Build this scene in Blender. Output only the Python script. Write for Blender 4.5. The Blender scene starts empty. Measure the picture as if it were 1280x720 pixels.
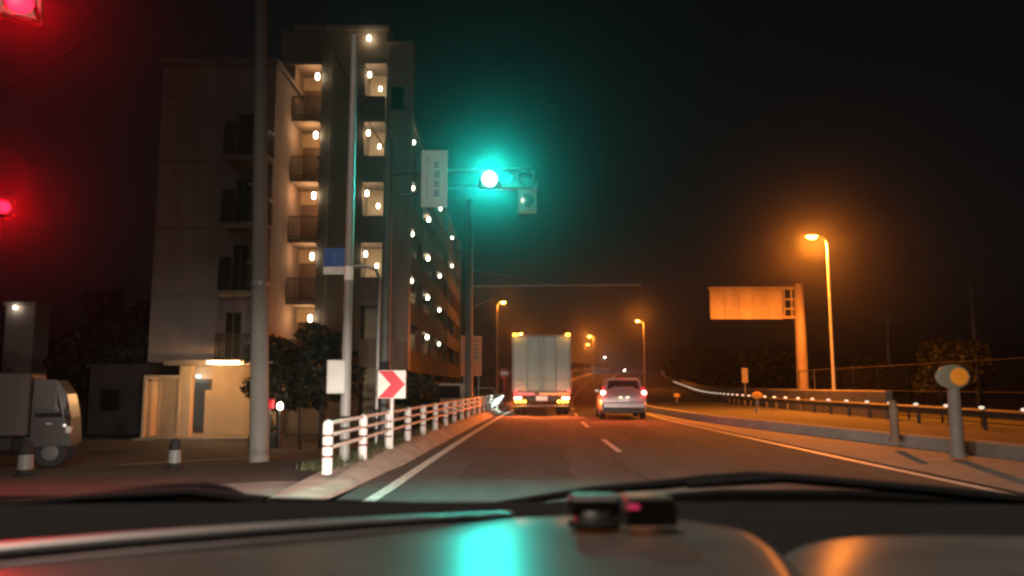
import bpy, math, random
from mathutils import Vector, Matrix
random.seed(7)
PI = math.pi
R = math.radians
scene = bpy.context.scene
C = scene.collection

# ------------------------------------------------------------------ camera, world, added fill sun, exposure
CAM_H, F, PITCH = 1.25, 1000.0, math.atan(122 / 1000.0)
cam = bpy.data.objects.new('camera', bpy.data.cameras.new('camera'))
C.objects.link(cam)
cam.location = (0, 0, CAM_H)
cam.rotation_euler = (PI / 2 + PITCH, 0, 0)
cam.data.sensor_width = 36.0
cam.data.lens = 36.0 * F / 1280.0
cam.data.clip_start = 0.05
cam.data.clip_end = 3000
cam.data.dof.use_dof = True
cam.data.dof.focus_distance = 14
cam.data.dof.aperture_fstop = 3.6
scene.camera = cam

world = bpy.data.worlds.new('World')
scene.world = world
world.use_nodes = True
wn = world.node_tree.nodes
bg = wn['Background']
sky = wn.new('ShaderNodeTexSky')
sky.sky_type = 'NISHITA'
sky.sun_disc = False
sky.sun_elevation = R(38)
sky.sun_rotation = R(200)
sky.dust_density = 4.0
hs = wn.new('ShaderNodeHueSaturation')
hs.inputs['Saturation'].default_value = 0.15
world.node_tree.links.new(sky.outputs[0], hs.inputs['Color'])
world.node_tree.links.new(hs.outputs[0], bg.inputs[0])
bg.inputs[1].default_value = 0.0009

sun = bpy.data.objects.new('moon', bpy.data.lights.new('moon', 'SUN'))  # added dim fill sun to brighten the walls, no actual moon
C.objects.link(sun)
sun.data.energy = 0.04
sun.data.angle = R(12)
sun.data.color = (1.0, 0.86, 0.76)
sun.rotation_euler = (R(52), 0, R(-20))

scene.view_settings.view_transform = 'Standard'
scene.view_settings.look = 'None'
scene.view_settings.exposure = 0
scene.view_settings.gamma = 1
scene.view_settings.use_curve_mapping = False
cy = scene.cycles
cy.use_denoising = True
cy.filter_width = 2.7
cy.max_bounces = 5
cy.diffuse_bounces = 2
cy.glossy_bounces = 3
cy.transmission_bounces = 3
cy.volume_bounces = 0
cy.transparent_max_bounces = 6
cy.sample_clamp_indirect = 3
cy.caustics_reflective = False
cy.caustics_refractive = False


def P(px, py, Y):
    """world point that lies Y metres ahead along the direction of a picture position"""
    u, v = (px - 640) / F, (360 - py) / F
    s = Y / (math.cos(PITCH) - v * math.sin(PITCH))
    return Vector((u * s, Y, CAM_H + s * (math.sin(PITCH) + v * math.cos(PITCH))))


# ------------------------------------------------------------------ helpers
MATS = {}


def M(name, col, rough=0.6, var=0.18, scale=3.0, metal=0.0, bump=0.0, bscale=40.0, emit=None, es=0.0, coat=0.0, stretch=None, spec=0.5):
    if name in MATS:
        return MATS[name]
    m = bpy.data.materials.new(name)
    m.use_nodes = True
    nt = m.node_tree
    b = nt.nodes['Principled BSDF']
    b.inputs['Roughness'].default_value = rough
    b.inputs['Metallic'].default_value = metal
    b.inputs['Specular IOR Level'].default_value = spec
    b.inputs['Coat Weight'].default_value = coat
    tc = nt.nodes.new('ShaderNodeTexCoord')
    mp = nt.nodes.new('ShaderNodeMapping')
    nt.links.new(tc.outputs['Object'], mp.inputs[0])
    if stretch:
        mp.inputs['Scale'].default_value = stretch
    if var > 0:
        n = nt.nodes.new('ShaderNodeTexNoise')
        n.inputs['Scale'].default_value = scale
        n.inputs['Detail'].default_value = 6
        n.inputs['Roughness'].default_value = 0.65
        nt.links.new(mp.outputs[0], n.inputs['Vector'])
        r = nt.nodes.new('ShaderNodeValToRGB')
        r.color_ramp.elements[0].position = 0.3
        r.color_ramp.elements[1].position = 0.7
        r.color_ramp.elements[0].color = tuple(c * (1 - var) for c in col) + (1,)
        r.color_ramp.elements[1].color = tuple(min(1, c * (1 + var)) for c in col) + (1,)
        nt.links.new(n.outputs['Fac'], r.inputs[0])
        nt.links.new(r.outputs[0], b.inputs['Base Color'])
    else:
        b.inputs['Base Color'].default_value = tuple(col) + (1,)
    if bump > 0:
        n2 = nt.nodes.new('ShaderNodeTexNoise')
        n2.inputs['Scale'].default_value = bscale
        n2.inputs['Detail'].default_value = 4
        nt.links.new(mp.outputs[0], n2.inputs['Vector'])
        bp = nt.nodes.new('ShaderNodeBump')
        bp.inputs['Strength'].default_value = bump
        bp.inputs['Distance'].default_value = 0.02
        nt.links.new(n2.outputs['Fac'], bp.inputs['Height'])
        nt.links.new(bp.outputs[0], b.inputs['Normal'])
    if emit:
        b.inputs['Emission Color'].default_value = tuple(emit) + (1,)
        b.inputs['Emission Strength'].default_value = es
    MATS[name] = m
    return m


def tag(o, label=None, cat=None, group=None, kind=None):
    if label:
        o['label'] = label
    if cat:
        o['category'] = cat
    if group:
        o['group'] = group
    if kind:
        o['kind'] = kind
    return o


def empty(name, loc=(0, 0, 0), rz=0.0, label=None, cat=None, group=None, parent=None):
    o = bpy.data.objects.new(name, None)
    C.objects.link(o)
    o.location = loc
    o.rotation_euler = (0, 0, rz)
    o.empty_display_size = 0.2
    if parent:
        o.parent = parent
    return tag(o, label, cat, group)


def link(name, me, parent=None, loc=(0, 0, 0), rot=(0, 0, 0)):
    o = bpy.data.objects.new(name, me)
    C.objects.link(o)
    o.location = loc
    o.rotation_euler = rot
    if parent:
        o.parent = parent
    return o


class MB:
    def __init__(s):
        s.v, s.f = [], []

    def add(s, vs, fs):
        n = len(s.v)
        s.v += [tuple(v) for v in vs]
        s.f += [tuple(i + n for i in f) for f in fs]
        return s

    def box(s, x0, x1, y0, y1, z0, z1, bev=0.0):
        if bev <= 0:
            vs = [(x, y, z) for x in (x0, x1) for y in (y0, y1) for z in (z0, z1)]
            return s.add(vs, [(0, 1, 3, 2), (4, 6, 7, 5), (0, 4, 5, 1), (2, 3, 7, 6), (0, 2, 6, 4), (1, 5, 7, 3)])
        b = bev
        vs, fs = [], []
        xs = ((x0, 1), (x1, -1))
        for ix, (x, sx) in enumerate(xs):
            for iy, (y, sy) in enumerate(((y0, 1), (y1, -1))):
                for iz, (z, sz) in enumerate(((z0, 1), (z1, -1))):
                    vs += [(x, y + sy * b, z + sz * b), (x + sx * b, y, z + sz * b), (x + sx * b, y + sy * b, z)]

        def I(ix, iy, iz, k):
            return (ix * 4 + iy * 2 + iz) * 3 + k
        for ix in (0, 1):
            fs.append(tuple(I(ix, a, c, 0) for a, c in ((0, 0), (0, 1), (1, 1), (1, 0))))
        for iy in (0, 1):
            fs.append(tuple(I(a, iy, c, 1) for a, c in ((0, 0), (0, 1), (1, 1), (1, 0))))
        for iz in (0, 1):
            fs.append(tuple(I(a, c, iz, 2) for a, c in ((0, 0), (0, 1), (1, 1), (1, 0))))
        for a in (0, 1):
            for c in (0, 1):
                fs.append((I(a, c, 0, 0), I(a, c, 1, 0), I(a, c, 1, 1), I(a, c, 0, 1)))
                fs.append((I(a, 0, c, 0), I(a, 1, c, 0), I(a, 1, c, 2), I(a, 0, c, 2)))
                fs.append((I(0, a, c, 1), I(1, a, c, 1), I(1, a, c, 2), I(0, a, c, 2)))
        for a in (0, 1):
            for c in (0, 1):
                for d in (0, 1):
                    fs.append((I(a, c, d, 0), I(a, c, d, 1), I(a, c, d, 2)))
        return s.add(vs, fs)

    def tube(s, pts, radii, n=10, caps=True):
        pts = [Vector(p) for p in pts]
        if not hasattr(radii, '__len__'):
            radii = [radii] * len(pts)
        vs, fs = [], []
        prev = None
        for i, p in enumerate(pts):
            d = (pts[min(i + 1, len(pts) - 1)] - pts[max(i - 1, 0)]).normalized()
            if prev is None:
                a = Vector((0, 0, 1)) if abs(d.z) < 0.9 else Vector((1, 0, 0))
                u = d.cross(a).normalized()
            else:
                u = (prev - d * prev.dot(d)).normalized()
            prev = u
            w = d.cross(u)
            for k in range(n):
                t = 2 * PI * k / n
                vs.append(p + (u * math.cos(t) + w * math.sin(t)) * radii[i])
        for i in range(len(pts) - 1):
            for k in range(n):
                fs.append((i * n + k, i * n + (k + 1) % n, (i + 1) * n + (k + 1) % n, (i + 1) * n + k))
        if caps:
            fs.append(tuple(range(n))[::-1])
            fs.append(tuple((len(pts) - 1) * n + k for k in range(n)))
        return s.add(vs, fs)

    def lathe(s, prof, c=(0, 0, 0), axis='z', n=16, scale=(1, 1)):
        vs, fs = [], []
        for r, h in prof:
            for k in range(n):
                t = 2 * PI * k / n
                a, b = r * math.cos(t) * scale[0], r * math.sin(t) * scale[1]
                p = {'z': (a, b, h), 'y': (a, h, b), 'x': (h, a, b)}[axis]
                vs.append((p[0] + c[0], p[1] + c[1], p[2] + c[2]))
        for i in range(len(prof) - 1):
            for k in range(n):
                fs.append((i * n + k, i * n + (k + 1) % n, (i + 1) * n + (k + 1) % n, (i + 1) * n + k))
        fs.append(tuple(range(n))[::-1])
        fs.append(tuple((len(prof) - 1) * n + k for k in range(n)))
        return s.add(vs, fs)

    def loft(s, secs, cap=True, closed=False):
        n = len(secs[0])
        vs = [p for sec in secs for p in sec]
        fs = []
        m = n if closed else n - 1
        for i in range(len(secs) - 1):
            for k in range(m):
                fs.append((i * n + k, i * n + (k + 1) % n, (i + 1) * n + (k + 1) % n, (i + 1) * n + k))
        if cap:
            fs.append(tuple(range(n))[::-1])
            fs.append(tuple((len(secs) - 1) * n + k for k in range(n)))
        return s.add(vs, fs)

    def prism(s, poly, y0, y1):
        """polygon in x,z pushed from y0 to y1"""
        n = len(poly)
        vs = [(x, y0, z) for x, z in poly] + [(x, y1, z) for x, z in poly]
        fs = [tuple(range(n)), tuple(range(n, 2 * n))[::-1]]
        fs += [(i, i + n, (i + 1) % n + n, (i + 1) % n) for i in range(n)]
        return s.add(vs, fs)

    def mesh(s, name, mat, smooth=False):
        me = bpy.data.meshes.new(name)
        me.from_pydata(s.v, [], s.f)
        me.materials.append(mat)
        if smooth:
            me.polygons.foreach_set('use_smooth', [True] * len(me.polygons))
            try:
                me.set_sharp_from_angle(angle=R(40))
            except Exception:
                pass
        me.validate()
        me.update()
        return me

    def build(s, name, mat, parent=None, loc=(0, 0, 0), rot=(0, 0, 0), smooth=False):
        return link(name, s.mesh(name, mat, smooth), parent, loc, rot)


def light(kind, loc, power, col, radius=0.05, parent=None, aim=None, size=None, blend=0.5, name='lamp_light'):
    d = bpy.data.lights.new(name, kind)
    d.energy = power
    d.color = col
    d.shadow_soft_size = radius
    o = bpy.data.objects.new(name, d)
    C.objects.link(o)
    o.location = loc
    if kind == 'SPOT':
        d.spot_size = size
        d.spot_blend = blend
    if aim:
        o.rotation_euler = Vector(aim).to_track_quat('-Z', 'Y').to_euler()
    if parent:
        o.parent = parent
    return o


def sm(t):
    t = max(0.0, min(1.0, t))
    return t * t * (3 - 2 * t)


def interp(tab, y):
    if y <= tab[0][0]:
        return tab[0][1]
    for (a, va), (b, vb) in zip(tab, tab[1:]):
        if y <= b:
            return va + (vb - va) * (y - a) / (b - a)
    return tab[-1][1]


# ------------------------------------------------------------------ the lie of the land
def zr(y):
    return 5.0 * sm((y - 60) / 190.0)


def XL(y):
    if y < 10:
        return -1.5 + 0.05 * (y - 10)
    return -1.5 + 0.036 * (y - 10) + 4.2e-4 * (y - 10) ** 2


def XR(y):
    return XL(y) + interp([(8, 7.35), (30, 6.3), (400, 6.3)], y)


def XM(y):
    return XL(y) + interp([(8, 3.45), (30, 3.1), (400, 3.1)], y)


def XGORE(y):
    return XR(y) + interp([(4, 4.0), (14, 3.0), (18, 2.4), (27, 1.3), (40, 0.6), (400, 0.6)], y)


GT = [(0, 11.6), (15, 12.3), (30, 13.2), (42, 13.5), (52, 14.4), (74, 17.4), (100, 21.5), (150, 28), (200, 36), (300, 56)]


def XG(y):
    a = sum(interp(GT, y + d) for d in (-6, -3, 0, 3, 6)) / 5
    return max(a, XR(y) + 4.5)


def lot(x, y):
    s = sm((XL(y) - 1.5 - x) / 2.2)
    return -min(0.95, max(0.0, 0.045 * (y - 8))) * s + (zr(y) - 0.3) * (1 - s) * (1 if y > 60 else 0)


YS = [-30 + 2 * i for i in range(45)] + [62 + 4 * i for i in range(20)] + [142 + 8 * i for i in range(25)]


def strip(name, xa, xb, z, mat, y0=-30, y1=340, n=1, parent=None, dy=None):
    ys = [y for y in YS if y0 < y < y1]
    ys = [y0] + ys + [y1]
    if dy:
        k = max(1, int(round((y1 - y0) / dy)))
        ys = [y0 + (y1 - y0) * i / k for i in range(k + 1)]
    vs, fs = [], []
    for y in ys:
        for i in range(n + 1):
            x = xa(y) + (xb(y) - xa(y)) * i / n
            vs.append((x, y, z(x, y) if callable(z) else zr(y) + z))
    w = n + 1
    for j in range(len(ys) - 1):
        for i in range(n):
            fs.append((j * w + i, j * w + i + 1, (j + 1) * w + i + 1, (j + 1) * w + i))
    return MB().add(vs, fs).build(name, mat, parent, smooth=True)


asphalt = M('asphalt', (0.070, 0.072, 0.072), 0.92, 0.34, 1.3, bump=0.6, bscale=90, stretch=(1.2, 0.22, 1))
asphalt_old = M('old_asphalt', (0.075, 0.075, 0.07), 0.85, 0.3, 0.6, bump=0.5, bscale=60)
paint = M('road_paint', (0.62, 0.60, 0.56), 0.6, 0.4, 16, bump=0.2, bscale=60)
for n_ in paint.node_tree.nodes:
    if n_.type == 'VALTORGB':                              # worn through to the asphalt in flecks
        n_.color_ramp.elements[0].position = 0.34
        n_.color_ramp.elements[0].color = (0.14, 0.13, 0.12, 1)
        n_.color_ramp.elements[1].position = 0.50
patchm = M('asphalt_patch', (0.05, 0.047, 0.044), 0.95, 0.3, 1.5, bump=0.5, bscale=70)
sealm = M('crack_seal', (0.022, 0.021, 0.02), 0.8, 0.3, 3)
concrete = M('concrete', (0.33, 0.31, 0.28), 0.85, 0.22, 1.4, bump=0.35, bscale=30)
kerbmat = M('kerb_concrete', (0.42, 0.35, 0.30), 0.85, 0.25, 2.2, bump=0.4, bscale=30)
soil = M('soil', (0.045, 0.05, 0.03), 0.95, 0.35, 0.7, bump=0.5, bscale=10)

# the ground: one sheet to the horizon, lying just under everything
gx = [-900, -500, -250, -120, -80, -60, -48] + [-46 + 2 * i for i in range(25)] + [4, 10, 16, 22, 30, 40, 60, 90, 140, 250, 500, 900]
gy = [-200, -60] + YS + [380, 450, 700, 1400]


def gz(x, y):
    if x < XL(y) - 0.9:
        t = sm((XL(y) - x - 20) / 40)
        return lot(x, y) * (1 - t) - 0.95 * t * sm((y - 8) / 20) - 0.06
    t = sm((x - XG(y) - 2) / 40)
    return (zr(y) - 0.3) * (1 - t) + (-0.6) * t


gv, gf = [], []
for y in gy:
    for x in gx:
        gv.append((x, y, gz(x, y)))
for j in range(len(gy) - 1):
    for i in range(len(gx) - 1):
        a = j * len(gx) + i
        gf.append((a, a + 1, a + 1 + len(gx), a + len(gx)))
tag(MB().add(gv, gf).build('ground', soil, smooth=True), kind='structure')

tag(strip('road', lambda y: XL(y) - 0.4, lambda y: XR(y) + 0.25, 0.0, asphalt, n=8), kind='structure')
tag(strip('edge_line', lambda y: XL(y) - 0.075, lambda y: XL(y) + 0.075, 0.005, paint, 4.0, 200, dy=2), kind='structure')
tag(strip('edge_line', lambda y: XR(y) - 0.075, lambda y: XR(y) + 0.075, 0.005, paint, 4.0, 200, dy=2), kind='structure')
for k in range(14):
    y0 = 15.4 + 9.0 * k
    tag(strip('lane_dash', lambda y: XM(y) - 0.06, lambda y: XM(y) + 0.06, 0.005, paint, y0, y0 + 3.6, dy=1.2), kind='structure')
tag(strip('median_apron', lambda y: XR(y) + 0.2, lambda y: XGORE(y) - 0.30, 0.012, concrete, n=3), kind='structure')


tag(strip('asphalt_patch', lambda y: XL(y) + 0.7, lambda y: XL(y) + 2.3 + 0.05 * math.sin(y * 3), 0.003, patchm, 11.0, 16.5, dy=0.5), kind='structure')
tag(strip('asphalt_patch', lambda y: XM(y) + 0.6, lambda y: XM(y) + 1.6 + 0.04 * math.sin(y * 4), 0.003, patchm, 18.0, 27.0, dy=0.5), kind='structure')
for y0, y1, f_, o_ in ((8.0, 26.0, XM, -0.22), (10.0, 20.0, XM, 1.9), (12.0, 30.0, XL, 1.2)):
    tag(strip('crack_seal', lambda y: f_(y) + o_ + 0.10 * math.sin(y * 1.3) + 0.03 * math.sin(y * 7), lambda y: f_(y) + o_ + 0.035 + 0.10 * math.sin(y * 1.3) + 0.03 * math.sin(y * 7), 0.007, sealm, y0, y1, dy=0.3), kind='structure')


def kerb_profile(name, x_in, x_out, h, y0, y1, mat, slope=0.12, nose=0.0):
    """kerb that rises from x_in towards x_out"""
    mb = MB()
    k = int((y1 - y0) / 2) if y1 - y0 < 80 else int((y1 - y0) / 4)
    secs = []
    for i in range(k + 1):
        y = y0 + (y1 - y0) * i / k
        a, b = x_in(y), x_out(y)
        s = 1 if b > a else -1
        t = sm((y - y0) / nose) if nose else 1.0
        hh = 0.03 + (h - 0.03) * t
        z = zr(y)
        secs.append([(a, y, z - 0.05), (a, y, z + 0.01), (a + s * slope, y, z + hh - 0.02), (a + s * (slope + 0.03), y, z + hh), (b, y, z + hh), (b, y, z - 0.4)])
    mb.loft(secs)
    return tag(mb.build(name, mat, smooth=True), kind='structure')


def nose(y):
    return sm((y - 8.7) / 3.0)


kerb_profile('kerb', lambda y: XL(y) - 0.33 - 0.30 * (1 - nose(y)), lambda y: XL(y) - 1.15 + 0.05 * (1 - nose(y)), 0.16, 8.8, 320, kerbmat, 0.22, nose=1.2)
kerb_profile('kerb', lambda y: XGORE(y) - 0.30, lambda y: XGORE(y) + 0.10, 0.25, -30, 320, concrete, 0.05)
tag(strip('oncoming_road', lambda y: XGORE(y) + 0.08, lambda y: XG(y) + 0.3, lambda x, y: zr(y) + 0.06, asphalt, n=4), kind='structure')
tag(strip('verge', lambda y: XG(y) + 0.28, lambda y: XG(y) + 7, lambda x, y: zr(y) + 0.03 - 0.02 * (x - XG(y)), soil, n=3), kind='structure')
tag(strip('side_road', lambda y: -46, lambda y: XL(y) - 0.38 if y < 8.8 else XL(y) - 1.12, lambda x, y: lot(x, y) + 0.004, asphalt_old, -20, 62, n=24), kind='structure')
# grey slab in front of the kerb nose, bay line on the side road
tag(strip('pavement_slab', lambda y: -3.9, lambda y: XL(y) - 0.8, lambda x, y: lot(x, y) + 0.02, concrete, 9.2, 10.6, n=2), kind='structure')


def line_path(name, pts, w, mat, zoff=0.012):
    vs, fs = [], []
    for i, p in enumerate(pts):
        a, b = Vector(pts[max(0, i - 1)]), Vector(pts[min(len(pts) - 1, i + 1)])
        d = (b - a).normalized()
        nrm = Vector((-d.y, d.x)) * w / 2
        for s in (-1, 1):
            x, y = p[0] + s * nrm.x, p[1] + s * nrm.y
            vs.append((x, y, lot(x, y) + zoff))
    for i in range(len(pts) - 1):
        fs.append((2 * i, 2 * i + 1, 2 * i + 3, 2 * i + 2))
    return tag(MB().add(vs, fs).build(name, mat), kind='structure')


line_path('bay_line', [(-8.2 + 0.22 * i, 17.0 + 0.62 * i - 0.02 * i * i) for i in range(11)], 0.13, paint)

# ------------------------------------------------------------------ common materials
steel = M('galvanised_steel', (0.34, 0.34, 0.33), 0.5, 0.15, 5, metal=0.3)
steel_dark = M('dark_steel', (0.09, 0.09, 0.085), 0.55, 0.2, 5)
polec = M('pole_concrete', (0.23, 0.215, 0.19), 0.85, 0.2, 2, bump=0.2, stretch=(1, 1, 0.3))
white_p = M('white_enamel', (0.74, 0.70, 0.66), 0.45, 0.12, 8)
black_p = M('black_plastic', (0.012, 0.012, 0.012), 0.45, 0.1, 8)
rubber = M('rubber', (0.015, 0.015, 0.015), 0.8, 0.2, 8)
ORANGE = (1.0, 0.235, 0.018)
WARM = (1.0, 0.72, 0.42)


def glow(name, col, s):
    return M(name, (0.02, 0.02, 0.02), 0.4, 0, emit=col, es=s)


# ------------------------------------------------------------------ street lamps
sodium = glow('sodium_lens', (1.0, 0.42, 0.07), 60)
whitelens = glow('white_lens', (1.0, 0.92, 0.8), 40)


def street_lamp(base, h, arm, power, col, lens, label, group, rad=0.09, cutoff=None):
    """tapered mast with a curved arm along x that ends in a luminaire"""
    t = empty('street_lamp', base, 0, label, 'street lamp', group)
    s = 1 if arm > 0 else -1
    MB().lathe([(rad * 1.6, 0), (rad * 1.6, 0.5), (rad * 1.15, 0.55), (rad * 0.7, h - 0.6)], n=10).build('mast', steel, t, smooth=True)
    a = abs(arm)
    MB().tube([(0, 0, h - 0.62), (s * 0.05 * a, 0, h - 0.25), (s * 0.25 * a, 0, h - 0.02), (s * 0.6 * a, 0, h + 0.08), (s * a, 0, h + 0.1)], [rad * 0.7, rad * 0.62, rad * 0.55, rad * 0.5, rad * 0.5], 8).build('arm', steel, t, smooth=True)
    hd = MB()
    secs = []
    for i, (w, hh) in enumerate([(0.05, 0.04), (0.13, 0.08), (0.17, 0.1), (0.16, 0.09), (0.09, 0.05)]):
        x = s * (a - 0.1 + 0.18 * i)
        secs.append([(x, w * math.cos(q * PI / 6), h + 0.1 + hh * math.sin(q * PI / 6)) for q in range(7)])
    hd.loft(secs)
    head = hd.build('luminaire', steel, t, smooth=True)
    MB().lathe([(0.02, -0.11), (0.10, -0.085), (0.14, -0.03), (0.14, 0.0)], (s * (a + 0.28), 0, h + 0.10), n=14, scale=(1.7, 1)).build('lens', lens, head, smooth=True)
    if cutoff:
        light('SPOT', (s * (a + 0.28), 0, h - 0.09), power, col, 0.10, t, aim=cutoff, size=R(140) if power < 5000 else R(179), blend=0.9 if power < 5000 else 0.4)
    else:
        light('POINT', (s * (a + 0.28), 0, h - 0.09), power, col, 0.10, t)
    return t


def lamp_at(px, py, Y, arm, power, col, lens, label, group, rad=0.09, cutoff=None):
    p = P(px, py, Y)
    x = p.x - arm - (0.28 if arm > 0 else -0.28)
    zb = zr(Y) + 0.0
    if px > 860:
        zb -= 0.05
    return street_lamp((x, Y, zb), p.z - zb, arm, power, col, lens, label, group, rad, cutoff)


lamp_at(1015, 298, 36, -0.4, 16500, ORANGE, sodium, 'tall orange street lamp beside the pole of the wide cantilever sign', 'orange street lamps', 0.075, (0, 0, -1))
lamp_at(629, 379, 84, 0.35, 800, ORANGE, sodium, 'orange street lamp on the mast behind the left edge of the box truck', 'orange street lamps')
lamp_at(797, 402, 104, -0.5, 2800, ORANGE, sodium, 'lone orange street lamp standing beyond the silver wagon', 'orange street lamps')
lamp_at(737, 421, 150, -0.4, 3200, ORANGE, sodium, 'distant orange street lamp on the rising road right of the box truck', 'orange street lamps')
lamp_at(735, 431, 190, 0.4, 4200, ORANGE, sodium, 'most distant orange street lamp, just under another on the rising road', 'orange street lamps')
lamp_at(651, 418, 120, 0.4, 1400, ORANGE, sodium, 'orange street lamp whose head shows over the left top corner of the truck', 'orange street lamps')
lamp_at(756, 447, 210, 0.3, 350, (1, 0.9, 0.8), whitelens, 'distant white lamp post above the orange lit slope', 'white far lamps', 0.07)
lamp_at(781, 463, 240, 0.3, 350, (1, 0.9, 0.8), whitelens, 'tiny distant white lamp over the roof of the silver wagon', 'white far lamps', 0.07)
# the lamp of the junction itself, beside the car
street_lamp((-5.0, 0.5, 0), 9.2, 2.6, 3600, (1.0, 0.80, 0.64), whitelens, 'tall street lamp at the junction beside the car', None, cutoff=(0.12, 0.55, -1))

# ------------------------------------------------------------------ the apartment house
brick_w = M('rendered_wall', (0.35, 0.29, 0.26), 0.9, 0.24, 0.7, bump=0.15, bscale=20, stretch=(1.5, 1.5, 0.25))
olive_w = M('olive_tile_wall', (0.23, 0.185, 0.135), 0.85, 0.22, 0.8, bump=0.2, bscale=14, stretch=(1.4, 1.4, 0.3))
cream_w = M('cream_wall', (0.62, 0.50, 0.34), 0.85, 0.10, 1.0)
slabm = M('slab_concrete', (0.26, 0.23, 0.20), 0.9, 0.15, 1.0)
railm = M('dark_rail', (0.035, 0.033, 0.03), 0.5, 0.1, 5)
glassd = M('dark_glass', (0.015, 0.017, 0.018), 0.12, 0.0)
doorm = M('brown_door', (0.16, 0.10, 0.06), 0.5, 0.15, 5)
bulb = glow('bulb', (1.0, 0.82, 0.55), 45)
bulbw = glow('bulb_white', (1.0, 0.88, 0.66), 16)

apt = empty('apartment_building', (-12, 36, -0.95), 0, 'multi storey apartment block with lit balconies and an orange lit ground floor entrance', 'building')
AO = Vector((-12, 36, -0.95))


def ap(mb, name, mat, parent=apt, smooth=False):
    mb.v = [(x - AO.x, y - AO.y, z - AO.z) for x, y, z in mb.v]
    return mb.build(name, mat, parent, smooth=smooth)


FL = [2.25, 5.12, 8.02, 10.92, 13.85, 16.75]           # slab levels
LX0, LX1 = P(183, 480, 34).x, P(331, 480, 34).x         # left wing
LTOP = P(250, 74, 34).z
MTOP = P(420, 38, 37).z
# left wing above the open ground floor
ap(MB().box(LX0, LX1, 34, 46, FL[0], LTOP - 0.25), 'wall', brick_w)
ap(MB().box(LX0 - 0.12, LX1 + 0.1, 33.88, 46.1, LTOP - 0.25, LTOP), 'parapet_cap', slabm)
ap(MB().box(LX0 + 0.3, LX1, 36.6, 46, -0.95, FL[0] - 0.004), 'wall', cream_w)
for z_ in (5.1, 8.0, 10.9, 13.8):
    ap(MB().box(LX0 - 0.015, LX1 - 0.01, 33.985, 34.4, z_ - 0.05, z_ + 0.03), 'string_course', slabm)
for k, zc in enumerate((5.12, 8.02, 10.92, 13.85)):
    zf = zc - 2.87
    if k == 0:
        wx0, wx1 = P(278, 480, 34).x, P(300, 480, 34).x
    else:
        wx0, wx1 = P(284, 480, 34).x, P(306, 480, 34).x
    w = ap(MB().box(wx0, wx1, 33.95, 34.05, zf + 0.1, zf + 2.15), 'balcony_door', slabm)
    ap(MB().box(wx0 + 0.06, (wx0 + wx1) / 2 - 0.02, 33.93, 33.96, zf + 0.16, zf + 2.08), 'pane', glassd, w)
    ap(MB().box((wx0 + wx1) / 2 + 0.02, wx1 - 0.06, 33.93, 33.96, zf + 0.16, zf + 2.08), 'pane', glassd, w)
    bx0, bx1 = P(266, 480, 33).x, P(324, 480, 33).x
    b = ap(MB().box(bx0, bx1, 33.0, 33.998, zf - 0.16, zf + 0.02), 'balcony_slab', slabm)
    rl = MB().box(bx0, bx1, 32.99, 33.03, zf + 1.06, zf + 1.12).box(bx0, bx1, 32.99, 33.03, zf + 0.10, zf + 0.14)
    n = 22
    for i in range(n + 1):
        x = bx0 + 0.01 + (bx1 - bx0 - 0.02) * i / n
        rl.box(x - 0.012, x + 0.012, 33.0, 33.024, zf + 0.02, zf + 1.07)
    for x in (bx0, bx1 - 0.03):
        rl.box(x, x + 0.03, 33.03, 33.99, zf + 1.05, zf + 1.11)
        for i in range(6):
            rl.box(x + 0.005, x + 0.027, 33.08 + 0.16 * i, 33.1 + 0.16 * i, zf + 0.02, zf + 1.06)
    ap(rl, 'railing', railm, b)
    ap(MB().box(bx1 - 0.95, bx1 - 0.25, 33.6, 33.9, zf + 0.02, zf + 0.58, 0.02), 'air_conditioner', slabm, b)
    if k in (1, 2, 3):
        ap(MB().box(bx0 + 0.02, P(282, 480, 33).x, 33.04, 33.07, zf + 0.05, zf + 1.45), 'partition', railm, b)
ap(MB().lathe([(0.05, -0.02), (0.06, 0.03), (0.03, 0.08)], (P(294, 196, 33.9).x, 33.85, P(294, 196, 33.9).z), n=8), 'dim_lamp', glow('dim_bulb', (0.9, 0.85, 0.8), 0.5))
# ground floor: canopy, pillar, gate, door recess, tube lamp
ap(MB().box(LX0 + 1.0, LX1 + 0.3, 33.3, 33.998, FL[0] - 0.16, FL[0] + 0.06), 'canopy', slabm)
pcl, pcr = P(226, 480, 34).x, P(240, 480, 34).x
ap(MB().box(pcl, pcr, 33.9, 34.3, -0.95, FL[0] - 0.165, 0.02), 'pillar', cream_w)
ga, gb = P(180, 480, 33.6).x, P(226, 480, 33.6).x
gate = ap(MB().box(ga, gb, 33.56, 33.64, 1.55, 1.68).box(ga, ga + 0.1, 33.56, 33.64, -0.95, 1.548).box(gb - 0.1, gb, 33.56, 33.64, -0.95, 1.548).box(ga + 0.62, ga + 0.7, 33.57, 33.63, -0.95, 1.548).box(ga, ga + 0.1, 33.64, 36.0, 1.5, 1.62), 'gate_frame', cream_w)
for i in range(11):
    x = ga + 0.74 + i * (gb - ga - 0.86) / 11
    ap(MB().box(x, x + 0.045, 33.59, 33.62, -0.85, 1.55), 'slat', M('pale_wood', (0.55, 0.42, 0.27), 0.7, 0.2, 6, stretch=(6, 6, 0.6)), gate)
ap(MB().box(ga + 0.02, ga + 0.08, 33.66, 36.6, -0.9, 1.45), 'side_panel', cream_w, gate)
dx0, dx1 = P(242, 480, 36.5).x, P(264, 480, 36.5).x
dr = ap(MB().box(dx0, dx1, 36.5, 36.598, -0.9, 1.55), 'entrance_door', steel_dark)
ap(MB().box(dx0 + 0.08, dx1 - 0.08, 36.47, 36.498, -0.6, 1.4), 'pane', M('lit_pane', (0.05, 0.06, 0.06), 0.2, 0, emit=(0.55, 0.7, 0.7), es=0.03), dr)
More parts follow.
